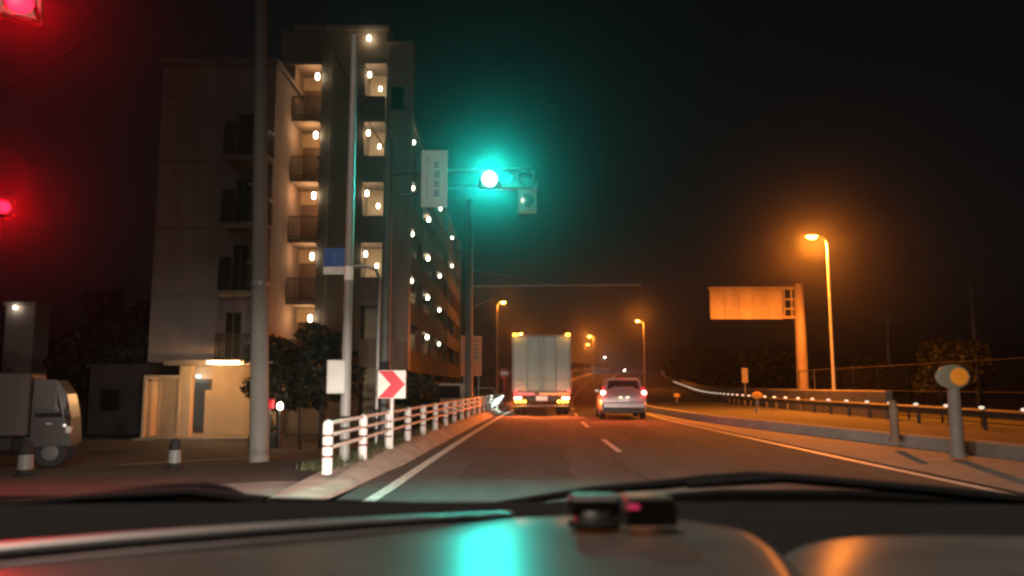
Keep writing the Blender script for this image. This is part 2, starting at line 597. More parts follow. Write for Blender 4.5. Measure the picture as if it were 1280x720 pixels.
ap(MB().box(dx1 + 0.2, P(318, 480, 35.4).x, 35.3, 35.5, -0.95, 1.05), 'low_wall', cream_w)
ap(MB().box(LX0 + 0.2, LX1 + 0.3, 32.6, 36.5, -0.945, -0.86), 'porch_floor', concrete)
pl = P(279, 453, 32.8)
ap(MB().box(pl.x - 0.7, pl.x + 0.7, 32.76, 33.0, pl.z + 0.055, pl.z + 0.1), 'lamp_bracket', slabm)
ap(MB().tube([(pl.x - 0.64, 32.8, pl.z), (pl.x + 0.64, 32.8, pl.z)], 0.05, 10), 'tube_lamp', glow('tube', (1.0, 0.74, 0.48), 22))
for dxx in (-0.45, 0, 0.45):
    light('POINT', pl - AO + Vector((dxx, -0.1, -0.14)), 62, (1.0, 0.50, 0.18), 0.06, apt)
light('POINT', Vector((pcl + 0.5, 35.2, 1.75)) - AO, 50, (1.0, 0.50, 0.18), 0.06, apt)
dl = P(247, 470, 36.2)
ap(MB().lathe([(0.05, -0.06), (0.1, -0.03), (0.1, 0.03)], (dl.x, 36.3, dl.z), n=10), 'door_lamp', glow('cool_bulb', (0.75, 0.95, 1.0), 8))
light('POINT', Vector((dl.x, 36.2, dl.z - 0.1)) - AO, 3, (0.75, 0.95, 1.0), 0.05, apt)

# main block: wall piers, two recessed columns of lit landings
MX0, MX1 = LX1 - 0.002, P(512, 300, 37).x
c1a, c1b = P(343, 300, 37).x, P(396, 300, 37).x
c2a, c2b = P(452, 300, 37).x, P(479, 300, 37).x
ap(MB().box(MX0, c1a, 37, 46, -0.95, MTOP), 'wall', olive_w)
ap(MB().box(c1b, c2a, 37, 46, -0.95, MTOP), 'wall', olive_w)
ap(MB().box(c2b, MX1, 37.003, 37.8, -0.95, MTOP - 0.55), 'wall', brick_w)
ap(MB().box(c2b, c2b + 0.02, 37.8, 46, -0.95, MTOP - 0.3), 'wall', olive_w)
ap(MB().box(c1a, c1b, 38.6, 46, -0.95, MTOP - 0.004), 'wall', cream_w)
ap(MB().box(c2a, c2b, 38.3, 46, -0.95, MTOP - 0.004), 'wall', cream_w)
ap(MB().box(MX0 - 0.1, c2b + 0.1, 36.9, 46.1, MTOP, MTOP + 0.22), 'parapet_cap', slabm)
ap(MB().box(c1a, c1b, 37.02, 38.6, FL[-1] + 0.1, MTOP - 0.004), 'spandrel', olive_w)
ap(MB().box(c2a, c2b, 37.02, 38.3, FL[-1] + 0.1, MTOP - 0.004), 'spandrel', olive_w)
ap(MB().box(c1a + 0.001, c1b - 0.001, 37.01, 38.598, -0.95, FL[0] - 0.2), 'spandrel', olive_w)
for k in range(6):
    z = FL[k]
    b = ap(MB().box(c1a + 0.002, c1b - 0.002, 36.66 if k < 5 else 36.9, 38.597, z - 0.17, z), 'landing_slab', slabm)
    b2 = ap(MB().box(c2a + 0.002, c2b - 0.002, 36.75, 38.297, z - 0.17, z), 'landing_slab', slabm)
    if k == 5:
        continue
    ceil = FL[k + 1] - 0.17
    # curved balcony front with bars
    rl = MB()
    pts = []
    for i in range(15):
        t = i / 14
        x = c1a + 0.02 + (c1b - c1a - 0.04) * t
        pts.append((x, 36.69, z + 1.06))
    rl.tube(pts, 0.03, 6)
    rl.tube([(x, y, z + 0.12) for x, y, _ in pts], 0.02, 6)
    for i in range(15):
        x, y, _ = pts[i]
        rl.box(x - 0.014, x + 0.014, y - 0.014, y + 0.014, z - 0.001, z + 1.06)
    rl.box(c1a, c1a + 0.03, 36.70, 37, z + 1.03, z + 1.09).box(c1b - 0.03, c1b, 36.70, 37, z + 1.03, z + 1.09)
    rl.box(c1a + 0.03, c1a + 0.75, 36.715, 36.74, z + 0.02, z + 0.98)
    ap(rl, 'railing', railm, b)
    dd = ap(MB().box(c1a + 0.78, c1b - 0.25, 38.54, 38.598, z + 0.01, z + 2.05), 'flat_door', doorm, b)
    ap(MB().lathe([(0.05, 0), (0.05, 0.06)], (c1b - 0.45, 38.47, z + 1.0), axis='y', n=8), 'knob', steel, dd)
    x, zl = c1b - 0.16, ceil - 0.62
    lm = ap(MB().lathe([(0.03, -0.16), (0.08, -0.12), (0.09, 0.1), (0.04, 0.16)], (x, 36.85, zl), n=10), 'landing_lamp', bulbw, b)
    light('POINT', Vector((x - 0.3, 37.15, zl + 0.05)) - AO, (38, 28, 42, 34, 24)[k], (1.0, 0.47 - 0.02 * (k % 3), 0.16), 0.08, apt)
    # second column
    ap(MB().box(c2a + 0.004, c2b - 0.004, 36.78, 36.84, z + 0.001, z + 1.12), 'landing_parapet', olive_w, b2)
    x2, z2 = c2a + 0.22, ceil - 0.5
    if k > 0:
        ap(MB().lathe([(0.03, -0.13), (0.07, -0.1), (0.075, 0.08), (0.03, 0.13)], (x2, 36.9, z2), n=10), 'landing_lamp', bulbw, b2)
        light('POINT', Vector((x2 + 0.15, 37.1, z2)) - AO, 7.5, (1.0, 0.52, 0.22), 0.08, apt)
        ap(MB().lathe([(0.03, -0.09), (0.05, -0.07), (0.05, 0.06), (0.03, 0.09)], (x2 + 0.42, 37.6, z2 - 0.45), n=10), 'landing_lamp', bulb, b2)
pt = P(461, 47, 36.8)
ap(MB().lathe([(0.03, -0.13), (0.07, -0.1), (0.075, 0.08), (0.03, 0.13)], (pt.x, 36.85, pt.z), n=10), 'roof_lamp', bulbw)
light('POINT', Vector((pt.x, 36.6, pt.z)) - AO, 8, WARM, 0.06, apt)
wv = P(474, 75, 37)
ww = ap(MB().box(c2b + 0.25, c2b + 0.85, 36.96, 37.02, 14.4, 15.5), 'window', railm)
ap(MB().box(c2b + 0.3, c2b + 0.8, 36.94, 36.962, 14.45, 15.45), 'pane', glassd, ww)
# drain pipes on the front
for x in (c1b + 0.5, c2b + 0.12):
    ap(MB().tube([(x, 36.92, -0.9), (x, 36.92, MTOP - 0.8)], 0.05, 8), 'drain_pipe', slabm)
# ground floor flat with a lit window behind the shrubs
lw = ap(MB().box(P(345, 480, 37).x, P(372, 480, 37).x, 36.95, 37.008, 0.95, 1.75), 'window', slabm)
ap(MB().box(P(346, 480, 37).x, P(358, 480, 37).x, 36.92, 36.952, 1.0, 1.7), 'pane', M('lit_curtain', (0.4, 0.3, 0.15), 0.6, 0.3, 6, emit=(1.0, 0.62, 0.2), es=0.35), lw)
ap(MB().box(P(359.5, 480, 37).x, P(371, 480, 37).x, 36.92, 36.952, 1.0, 1.7), 'pane', M('dim_curtain', (0.3, 0.22, 0.12), 0.6, 0.3, 6, emit=(1.0, 0.62, 0.2), es=0.12), lw)
# long wing along the road
WX, WY0, WY1 = -6.05, 46.0, 93.0
WTOP = 17.2
ap(MB().box(-17, WX - 1.2, WY0 - 0.002, WY1, -0.95, WTOP), 'wall', olive_w)
ap(MB().box(-17.2, WX + 0.05, WY0 + 0.05, WY1 + 0.15, WTOP + 0.003, WTOP + 0.35), 'parapet_cap', slabm)
for k in range(5):
    z = FL[k]
    s_ = ap(MB().box(WX - 1.2, WX, WY0 + 0.01, WY1 - 0.02, z - 0.17, z), 'corridor_slab', slabm)
    ap(MB().box(WX - 0.12, WX - 0.002, WY0 + 0.02, WY1 - 0.03, z + 0.002, z + 1.12), 'corridor_parapet', slabm if k % 2 else olive_w, s_)
    for j, y in enumerate((48.5, 58, 67.5, 81)):
        if (k, j) in ((4, 1), (0, 3), (1, 3), (3, 2), (0, 0), (2, 3)):
            continue
        zl = z + 2.9 - 0.42 if k < 5 else z + 1.6
        ap(MB().lathe([(0.04, -0.12), (0.09, -0.08), (0.1, 0.06), (0.05, 0.12)], (WX - 0.1, y, zl), n=8), 'corridor_lamp', bulbw if j != 1 else bulb, s_)
        light('POINT', Vector((WX - 0.55, y + 0.4, zl)) - AO, (5.5, 2.5, 4.5, 3)[(j + k) % 4], WARM, 0.08, apt)
    for j in range(8):
        y = 49.5 + 5.4 * j
        ap(MB().box(WX - 1.26, WX - 1.17, y, y + 0.95, z + 0.01, z + 2.0), 'flat_door', doorm, s_)
for y in (47, 53, 62.5, 74, 86, 92.8):
    ap(MB().box(WX - 0.3, WX + 0.04, y - 0.18, y + 0.18, -0.95, WTOP), 'column', olive_w)

# dark neighbour building on the left, low, and a pale tower with a lamp
darkw = M('dark_render', (0.055, 0.048, 0.045), 0.9, 0.2, 0.6)
nb = empty('low_building', (-19, 38, -0.95), 0, 'low dark building with a flat roof left of the apartment block', 'building')
x0, x1 = P(112, 480, 37).x + 19, P(184, 480, 37).x + 19
MB().box(x0, x1, -1, 7, 0, 3.0).build('wall', darkw, nb)
MB().box(x0 - 0.15, x1 + 0.1, -1.15, 7.1, 3.0, 3.2).build('roof', M('dark_roof', (0.04, 0.04, 0.04), 0.9, 0.2, 1), nb)
w = MB().box(x0 + 0.5, x0 + 1.5, -1.06, -0.98, 1.0, 2.1).build('window', darkw, nb)
MB().box(x0 + 0.56, x0 + 1.44, -1.08, -1.055, 1.06, 2.04).build('pane', glassd, w)
tp = P(30, 470, 42)
tw = empty('concrete_tower', (tp.x, 42, -0.95), 0, 'pale square tower with a small white lamp beyond the parked truck', 'tower')
MB().box(-0.75, 0.75, -0.7, 0.7, 0, P(30, 384, 42).z + 0.95).build('shaft', M('pale_tower', (0.30, 0.27, 0.24), 0.9, 0.2, 0.8), tw)
MB().box(-0.85, 0.85, -0.8, 0.8, P(30, 384, 42).z + 0.95, P(30, 380, 42).z + 0.98).build('cap', slabm, tw)
q = P(20, 382, 41.2)
MB().lathe([(0.03, -0.08), (0.08, -0.05), (0.08, 0.05), (0.03, 0.08)], (q.x - tp.x, -0.86, q.z + 0.95 - 0.1), n=8).build('lamp', bulbw, tw)
light('POINT', (q.x - tp.x, -1.1, q.z + 0.85), 3, (1, 0.85, 0.7), 0.06, tw)

# ------------------------------------------------------------------ trees, hedges, grass
bark = M('bark', (0.07, 0.055, 0.04), 0.9, 0.3, 6, bump=0.5)
leaf_d = M('leaf_dark', (0.02, 0.026, 0.012), 0.6, 0.4, 4)
leaf_m = M('leaf_mid', (0.06, 0.075, 0.03), 0.6, 0.4, 4)


def leaves(mb, clumps, n, size, rnd):
    vs, fs = [], []
    tot = sum(c[1] ** 3 for c in clumps) ** (1.0)
    for (c, r, sq) in clumps:
        k = max(30, int(n * r ** 2 / sum(q[1] ** 2 for q in clumps)))
        for _ in range(k):
            d = Vector((rnd.gauss(0, 1), rnd.gauss(0, 1), rnd.gauss(0, 1))).normalized()
            rr = r * (0.45 + 0.6 * rnd.random() ** 0.6)
            p = Vector(c) + Vector((d.x * rr, d.y * rr, d.z * rr * sq))
            a = Vector((rnd.gauss(0, 1), rnd.gauss(0, 1), rnd.gauss(0, 0.6))).normalized()
            b = a.cross(Vector((rnd.gauss(0, 1), rnd.gauss(0, 1), rnd.gauss(0, 1)))).normalized()
            s = size * (0.6 + 0.8 * rnd.random())
            i = len(vs)
            vs += [p - a * s, p + b * s * 0.45, p + a * s, p - b * s * 0.45]
            fs.append((i, i + 1, i + 2, i + 3))
    return mb.add(vs, fs)


def tree(name, base, h, r, label, n=2600, seed=1, leaf=leaf_d, size=0.13, group=None, cat='tree', trunk_r=0.12, low=0.35):
    rnd = random.Random(seed)
    t = empty(name, base, rnd.random() * 6, label, cat, group)
    tr = MB()
    top = Vector((rnd.uniform(-.2, .2), rnd.uniform(-.2, .2), h * 0.8))
    tr.tube([(0, 0, -0.1), (top.x * .3, top.y * .3, h * low), top], [trunk_r * 1.2, trunk_r, trunk_r * 0.35], 8)
    clumps = []
    m = 12
    for i in range(m):
        a = 2.4 * i + rnd.random()
        zz = h * (low + (0.92 - low) * (i + 0.5) / m)
        q = r * (0.75 - 0.45 * abs((i / m) - 0.35)) * rnd.uniform(0.55, 1.0)
        e = Vector((math.cos(a) * q, math.sin(a) * q, zz))
        clumps.append((e, r * rnd.uniform(0.34, 0.52), rnd.uniform(0.6, 0.9)))
        st = Vector((0, 0, h * low)).lerp(top, max(0, (zz / h - low)) * 0.8)
        tr.tube([st, st.lerp(e, 0.55) + Vector((0, 0, 0.05 * h)), e], [trunk_r * 0.4, trunk_r * 0.25, trunk_r * 0.08], 5)
    clumps.append((top, r * 0.4, 0.9))
    tr.build('trunk', bark, t, smooth=True)
    leaves(MB(), clumps, n, size, rnd).build('crown', leaf, t)
    return t


def gtree(px, Y, top, r, label, **k):
    x = P(px, 480, Y).x
    zb = lot(x, Y) if x < 0 else zr(Y) - 0.2
    return tree('tree' if k.get('cat', 'tree') == 'tree' else 'shrub', (x, Y, zb), P(px, top, Y).z - zb, r, label, **k)


gtree(150, 40, 368, 2.3, 'dark leafy tree close to the pale side wall of the apartment block', seed=3, n=5000, size=0.2)
gtree(108, 43, 405, 2.2, 'dark leafy tree behind the low dark building', seed=5, n=4200, size=0.2)
gtree(72, 50, 425, 2.0, 'smaller dark tree between the pale tower and the low building', seed=8, n=3200, size=0.2)
gtree(352, 30, 418, 1.15, 'leafy shrub tree right behind the thick utility pole', seed=11, n=3000, size=0.12)
gtree(405, 27.5, 402, 1.35, 'dense dark round tree behind the grey meter box', seed=13, n=4200, size=0.11)
gtree(378, 26, 455, 0.55, 'slim young tree with a pale trunk by the lit window', seed=17, n=900, size=0.08, trunk_r=0.05, low=0.5)
gtree(514, 30, 462, 0.75, 'dark bush behind the red chevron sign', seed=21, n=2200, size=0.09, cat='shrub', low=0.15)
gtree(532, 33, 468, 0.7, 'dark bush between the chevron sign and the parked van', seed=22, n=2200, size=0.09, cat='shrub', low=0.15)
gtree(330, 29, 488, 0.45, 'small shrub in the planter at the entrance', seed=23, n=900, size=0.08, cat='shrub', low=0.1)
gtree(1090, 62, 452, 2.2, 'dark tree beyond the wire fence, next to the thin bare pole', seed=31, n=3000, size=0.2)
gtree(1190, 48, 432, 2.4, 'broad dark tree behind the round headed post', seed=32, n=3400, size=0.2)
gtree(880, 120, 440, 6.0, 'wide dark tree behind the parapet under the cantilever sign', seed=33, n=4200, size=0.4)
gtree(960, 105, 446, 4.5, 'dark tree behind the parapet beside the cantilever sign pole', seed=34, n=3600, size=0.35)

# far wooded rise closing the view
fv, ff = [], []
rnd = random.Random(99)
N = 160
for i in range(N + 1):
    x = -420 + 840 * i / N
    yb = 420 + 40 * math.sin(i * 0.13)
    hh = 7 + 3 * math.sin(i * 0.31) + 2 * math.sin(i * 0.83) + rnd.random() * 2.2
    fv += [(x, yb - 14, -2), (x, yb - 4, hh * 0.7), (x, yb + 3, hh), (x, yb + 20, -2)]
for i in range(N):
    for k in range(3):
        a = 4 * i + k
        ff.append((a, a + 4, a + 5, a + 1))
tag(MB().add(fv, ff).build('hills', M('far_wood', (0.03, 0.035, 0.02), 0.9, 0.4, 0.2)), kind='structure')

# grass at the foot of the white fence
gr = MB()
rnd = random.Random(4)
vs, fs = [], []
for _ in range(7000):
    y = 10.6 + 34 * rnd.random() ** 1.6
    x = XL(y) - 1.02 + rnd.gauss(0, 0.13)
    if rnd.random() > 0.35 + 0.65 * (0.5 + 0.5 * math.sin(y * 2.1 + 1.0)):
        continue
    hgt = rnd.uniform(0.03, 0.15)
    a = rnd.random() * 6.28
    l = rnd.uniform(0, 0.08)
    z = 0.155
    dx, dy = math.cos(a) * 0.007, math.sin(a) * 0.007
    i = len(vs)
    vs += [(x - dx, y - dy, z), (x + dx, y + dy, z), (x - dy / 0.007 * l, y + dx / 0.007 * l, z + hgt)]
    fs.append((i, i + 1, i + 2))
tag(MB().add(vs, fs).build('grass', M('grass', (0.05, 0.062, 0.022), 0.7, 0.3, 5)), 'tufts of green grass along the foot of the white guard fence', 'grass', kind='stuff')

# planter at the entrance
pp = P(352, 480, 28)
plz = empty('planter', (P(332, 480, 28.6).x, 28.6, -0.93), 0, 'low dark planter box beside the orange lit entrance', 'planter')
MB().box(-0.45, 0.5, -0.3, 0.3, 0, 0.5, 0.03).build('box', darkw, plz)
MB().box(-0.4, 0.45, -0.25, 0.25, 0.5, 0.53).build('soil_fill', soil, plz)
gp = P(350, 508, 28)
gl = empty('garden_lamp', (gp.x, 28, lot(gp.x, 28)), 0, 'small glowing garden lamp on a post under the trees', 'lamp')
hh = gp.z - lot(gp.x, 28)
MB().lathe([(0.06, 0), (0.03, 0.05), (0.03, hh - 0.1)], n=8).build('post', steel_dark, gl)
MB().lathe([(0.04, hh - 0.1), (0.09, hh - 0.06), (0.09, hh + 0.08), (0.04, hh + 0.12)], n=10).build('globe', bulb, gl)
light('POINT', (0, -0.2, hh), 10, WARM, 0.08, gl)
rp = P(337, 506, 28.2)
rb = empty('post_box', (rp.x, 28.3, lot(rp.x, 28.3)), 0, 'small red box on a post beside the garden lamp', 'box')
hh = rp.z - lot(rp.x, 28.3)
MB().lathe([(0.03, 0), (0.03, hh - 0.14)], n=8).build('post', steel_dark, rb)
MB().box(-0.12, 0.12, -0.1, 0.1, hh - 0.14, hh + 0.2, 0.02).build('case', M('red_enamel', (0.5, 0.02, 0.05), 0.4, 0.1, 5), rb)

# ------------------------------------------------------------------ white guard fence
fence = empty('guard_fence', (0, 0, 0), 0, 'white three rail pedestrian guard fence along the left kerb', 'fence')


def XF(y):
    return XL(y) - 0.82


fposts = [10.2 + 2.0 * i for i in range(19)]
pm = MB().lathe([(0.066, 0), (0.066, 0.60), (0.058, 0.64), (0.02, 0.668)], n=14).mesh('post', white_p, True)
band = MB().lathe([(0.069, 0.33), (0.069, 0.36)], n=14).mesh('band', M('dark_red_band', (0.16, 0.05, 0.04), 0.5, 0.1, 5))
for y in fposts:
    p = link('post', pm, fence, (XF(y), y, 0.155))
    for zz in (0.0, 0.13, -0.13):
        link('band', band, p, (0, 0, zz))
for z in (0.78, 0.63, 0.47):
    for a, b in zip(fposts, fposts[1:]):
        MB().tube([(XF(a), a, z), (XF((a + b) / 2), (a + b) / 2, z), (XF(b), b, z)], 0.026, 8).build('rail', white_p, fence, smooth=True)
MB().lathe([(0.012, 0), (0.012, 0.03)], n=6)

# ------------------------------------------------------------------ poles and signs on the left
ub = P(324, 577, 17.8)
ub.z = lot(ub.x, 17.8)
up = empty('utility_pole', ub, 0, 'thick tapered concrete utility pole standing in front of the apartment block', 'pole')
MB().tube([(0, 0, -0.1), (-0.20, 0, 6), (-0.44, 0, 13)], [0.215, 0.165, 0.11], 18).build('shaft', polec, up, smooth=True)
MB().box(-1.3, 0.6, -0.16, -0.08, 11.6, 11.7).box(-1.1, 0.4, -0.16, -0.08, 10.9, 11.0).build('cross_arm', steel, up)
for i in range(10):
    s = -1 if i % 2 else 1
    xo = -0.034 * (2.2 + 0.45 * i)
    MB().tube([(xo, 0, 2.2 + 0.45 * i), (xo + s * 0.3, 0, 2.2 + 0.45 * i)], 0.011, 6).build('step_bolt', steel, up)
MB().lathe([(0.20, 3.9), (0.205, 3.92), (0.205, 3.98), (0.20, 4.0)], (-0.134, 0, 0), n=18).build('steel_band', steel, up)


def wire(a, b, sag, r, label):
    a, b = Vector(a), Vector(b)
    pts = []
    for i in range(17):
        t = i / 16
        p = a.lerp(b, t)
        p.z -= sag * 4 * t * (1 - t)
        pts.append(p)
    return tag(MB().tube(pts, r, 5).build('power_line', rubber), label, 'cable', 'overhead cables')


UT = ub + Vector((-0.39, 0, 11.66))
wire(UT + Vector((-0.8, -0.1, 0.05)), (-30, 30, 7.4), 0.6, 0.014, 'thin sagging cable crossing the pale side wall of the apartment block')
wire(UT + Vector((0.8, -0.1, 0.05)), P(480, 200, 24.0) + Vector((0, 0, 0.4)), 0.3, 0.014, 'overhead cable running from the thick utility pole toward the road')

wire(UT + Vector((0.5, -0.1, -0.65)), (9.0, -12, 9.5), 0.5, 0.012, 'overhead cable passing high above the junction from the thick utility pole')

# thin grey pole with meter box
gb_ = P(435, 583, 11.7)
gpole = empty('steel_pole', (-2.42, 11.75, 0.1), 0, 'slim bare grey steel pole behind the white guard fence, with a meter box', 'pole')
ht = P(444, 47, 11.75).z - 0.1
MB().tube([(0, 0, -0.1), (0, 0, 2.2), (0, 0, ht)], [0.07, 0.062, 0.048], 12).build('shaft', M('weathered_steel', (0.22, 0.21, 0.20), 0.6, 0.2, 4, stretch=(1, 1, 0.3)), gpole, smooth=True)
MB().lathe([(0.052, ht), (0.045, ht + 0.03)], n=12).build('cap', steel, gpole)
MB().lathe([(0.1, 0.0), (0.1, 0.05), (0.075, 0.06), (0.068, 1.95), (0.0625, 2.05)], n=12).build('lower_sleeve', MATS['weathered_steel'], gpole)
p1 = P(410, 450, 11.7)
p2 = P(432, 492, 11.7)
bxm = MB().box(p1.x + 2.42, p2.x + 2.42, -0.11, 0.1, p2.z - 0.1, p1.z - 0.1, 0.012).build('meter_box', M('box_grey', (0.40, 0.39, 0.365), 0.5, 0.1, 4), gpole)
MB().box(p1.x + 2.44, p2.x + 2.40, -0.118, -0.1105, p2.z - 0.08, p1.z - 0.12).build('door', M('box_grey2', (0.42, 0.41, 0.385), 0.45, 0.1, 4), bxm)
for zz in (p2.z - 0.02, p1.z - 0.2):
    MB().box(p2.x + 2.41, -0.05, -0.02, 0.02, zz - 0.015, zz + 0.015).build('bracket', steel, gpole)
MB().lathe([(0.066, 2.7), (0.066, 2.9)], n=12).build('number_plate', white_p, gpole)

# blue sign on an inverted-L pole
bp_ = P(471, 500, 14.6)
bs = empty('road_sign', (bp_.x, 14.6, 0.05), 0, 'blue rectangular road sign on a bent arm beside the slim grey pole', 'sign')
za = P(460, 333, 14.6).z - 0.05
xa = P(415, 322, 14.6).x - bp_.x
MB().tube([(0, 0, 0), (0, 0, za - 0.22), (-0.06, 0, za - 0.06), (-0.22, 0, za), (xa - 0.15, 0, za)], 0.032, 10).build('post', steel, bs, smooth=True)
a, b = P(405, 310, 14.55), P(432, 333, 14.55)
pn = MB().box(a.x - bp_.x, b.x - bp_.x, -0.06, -0.04, b.z - 0.05, a.z - 0.05, 0.006).build('panel', M('sign_blue', (0.012, 0.075, 0.34), 0.4, 0.12, 6), bs)
cxm, czm = (a.x + b.x) / 2 - bp_.x, (a.z + b.z) / 2 - 0.05
MB().prism([(cxm - 0.03, czm - 0.1), (cxm + 0.03, czm - 0.1), (cxm + 0.03, czm + 0.01), (cxm + 0.085, czm + 0.01), (cxm, czm + 0.11), (cxm - 0.085, czm + 0.01), (cxm - 0.03, czm + 0.01)], -0.063, -0.0605).build('mark', M('sign_pale_blue', (0.03, 0.13, 0.42), 0.4, 0), pn)
MB().box(a.x - bp_.x, b.x - bp_.x - 0.03, -0.058, -0.042, b.z - 0.05 - 0.15, b.z - 0.055, 0.004).build('sub_panel', white_p, bs)
for dz in (0.04, -0.1):
    MB().box(cxm - 0.12, cxm + 0.12, -0.04, 0.03, b.z - 0.05 + dz, b.z - 0.02 + dz).build('bracket', steel, bs)

# chevron sign
ch = empty('chevron_sign', (P(490, 500, 14.2).x, 14.2, 0.15), 0, 'square white sign with a bold red chevron arrow behind the guard fence', 'sign')
red_sign = M('sign_red', (0.62, 0.008, 0.03), 0.4, 0.08, 6)
white_sign = M('sign_white', (0.80, 0.74, 0.68), 0.4, 0.06, 6)
z0, z1 = P(490, 498, 14.2).z - 0.15, P(490, 463, 14.2).z - 0.15
hw = 0.245
MB().tube([(0, 0, -0.02), (0, 0, z1 - 0.04)], 0.034, 10).build('post', white_p, ch, smooth=True)
pn = MB().box(-hw, hw, -0.065, -0.036, z0, z1, 0.006).build('panel', white_sign, ch)
zc = (z0 + z1) / 2
e = (z1 - z0) / 2 - 0.01
MB().prism([(-0.235, zc + e), (0.02, zc + e), (0.235, zc), (0.02, zc - e), (-0.235, zc - e), (-0.02, zc)], -0.069, -0.0655).build('chevron', red_sign, pn)

# ------------------------------------------------------------------ traffic signals
housing = M('signal_housing', (0.02, 0.02, 0.019), 0.5, 0.1, 5)
lens_off = M('dark_lens', (0.02, 0.022, 0.02), 0.15, 0)
green_on = glow('green_lens', (0.25, 1.0, 0.85), 120)
red_on = glow('red_lens', (1.0, 0.01, 0.04), 4)


def signal(parent, c, lit, power, target, size, yaw=0.0):
    """horizontal three lens head at c, its lit lens turned to shine at target; lit 0 green, 2 red"""
    off = (lit - 1) * 0.38
    h = MB().box(-0.62, 0.62, -0.02, 0.14, -0.2, 0.2, 0.03).build('head', housing, parent, loc=c, rot=(0, 0, yaw))
    for k in range(3):
        lx = (k - 1) * 0.38
        on = (k == lit)
        MB().lathe([(0.145, 0), (0.13, -0.025), (0.08, -0.04), (0.01, -0.045)], (lx, -0.021, 0), axis='y', n=20).build('lens', (green_on if lit == 0 else red_on) if on else lens_off, h, smooth=True)
        secs = []
        for q in range(13):
            t = R(-25) + R(230) * q / 12
            ca, sa = math.cos(t), math.sin(t)
            secs.append([(lx + 0.165 * ca, -0.021, 0.165 * sa), (lx + 0.165 * ca, -0.26, 0.165 * sa - 0.03), (lx + 0.157 * ca, -0.26, 0.157 * sa - 0.03), (lx + 0.157 * ca, -0.021, 0.157 * sa)])
        MB().loft(secs, closed=True).build('visor', housing, h, smooth=True)
        if on:
            col = (0.012, 1.0, 0.80) if lit == 0 else (1.0, 0.0, 0.005)
            lo = Vector((lx, -0.12, 0))
            wp = Vector(parent.location) + Vector(c) + Matrix.Rotation(yaw, 3, 'Z') @ lo
            d = Matrix.Rotation(-yaw, 3, 'Z') @ (Vector(target) - wp)
            light('SPOT', lo, power, col, 0.12, h, aim=d, size=size, blend=1.0)
    return h


GP = P(612, 223, 17)
sp = empty('traffic_signal', (P(480, 500, 17.6).x, 17.6, 0.1), 0, 'green lit traffic signal on a long arm over the left lane', 'traffic signal')
SO = Vector(sp.location)
hs_ = P(480, 178, 17.6).z - SO.z
MB().tube([(0, 0, -0.1), (0, 0, hs_ * 0.5), (0, 0, hs_)], [0.125, 0.11, 0.095], 14).build('mast', steel_dark, sp, smooth=True)
MB().lathe([(0.11, hs_), (0.06, hs_ + 0.06)], n=14).build('mast_cap', steel_dark, sp)
azz = GP.z - SO.z
MB().tube([(0.05, 0, azz + 0.28), (3.2, -0.3, azz + 0.30)], [0.05, 0.035], 8).build('arm', steel_dark, sp)
MB().tube([(0.05, 0, azz - 0.28), (2.9, -0.3, azz + 0.05)], [0.03, 0.025], 8).build('stay', steel_dark, sp)
signal(sp, (GP.x + 0.38 - SO.x, GP.y - SO.y + 0.10, azz), 0, 5800, (0.0, 0, 1.25), R(64))
a, b = P(647, 236, 17), P(671, 265, 17)
ab = MB().box(a.x - SO.x, b.x - SO.x, -0.58, -0.44, b.z - SO.z, a.z - SO.z, 0.02).build('arrow_lamp_box', M('pale_housing', (0.16, 0.17, 0.165), 0.5, 0.1, 4), sp)
MB().lathe([(0.15, 0), (0.14, -0.02), (0.02, -0.03)], ((a.x + b.x) / 2 - SO.x, -0.581, (a.z + b.z) / 2 - SO.z), axis='y', n=18).build('lens', lens_off, ab, smooth=True)
MB().prism([(b.x - SO.x - 0.03, a.z - SO.z), (b.x - SO.x + 0.02, a.z - SO.z), (b.x - SO.x + 0.02, a.z - SO.z + 0.3)], -0.55, -0.5).build('bracket', M('pale_housing', None), ab)
# vertical name board on the same arm
a, b = P(527, 188, 17), P(559, 259, 17)
nb_ = empty('name_board', ((a.x + b.x) / 2, 17.0, b.z), 0, 'tall white vertical name board hanging left of the green signal', 'sign')
w, h = (b.x - a.x) / 2, a.z - b.z
pn = MB().box(-w, w, -0.02, 0.02, 0, h, 0.006).build('panel', M('board_white', (0.62, 0.64, 0.64), 0.5, 0.08, 4), nb_)
ink = M('board_ink', (0.10, 0.20, 0.34), 0.5, 0.2, 8)
inkg = M('board_ink_grey', (0.36, 0.40, 0.42), 0.5, 0.2, 8)
rnd = random.Random(12)
for k in range(4):
    zc = h * (0.74 - 0.165 * k)
    mk = MB()
    s = 0.075
    for j in range(3):
        zz = zc + s * (0.8 - 0.8 * j)
        mk.box(0.05 - s * rnd.uniform(0.6, 1), 0.05 + s * rnd.uniform(0.6, 1), -0.0235, -0.0205, zz - 0.011, zz + 0.011)
    for xx in (-0.5, 0.1, 0.6)[: 2 + k % 2]:
        mk.box(0.05 + s * xx - 0.01, 0.05 + s * xx + 0.01, -0.0232, -0.0206, zc - s, zc + s * 0.95)
    mk.build('character', ink, pn)
mk = MB()
for k in range(12):
    zz = h * (0.84 - 0.062 * k)
    mk.box(-w * 0.62, -w * 0.62 + 0.045, -0.0232, -0.0206, zz, zz + 0.035)
mk.build('small_lettering', inkg, pn)
MB().box(-0.03, 0.03, 0.02, 0.5, h - 0.25, h - 0.2).build('bracket', steel_dark, nb_)

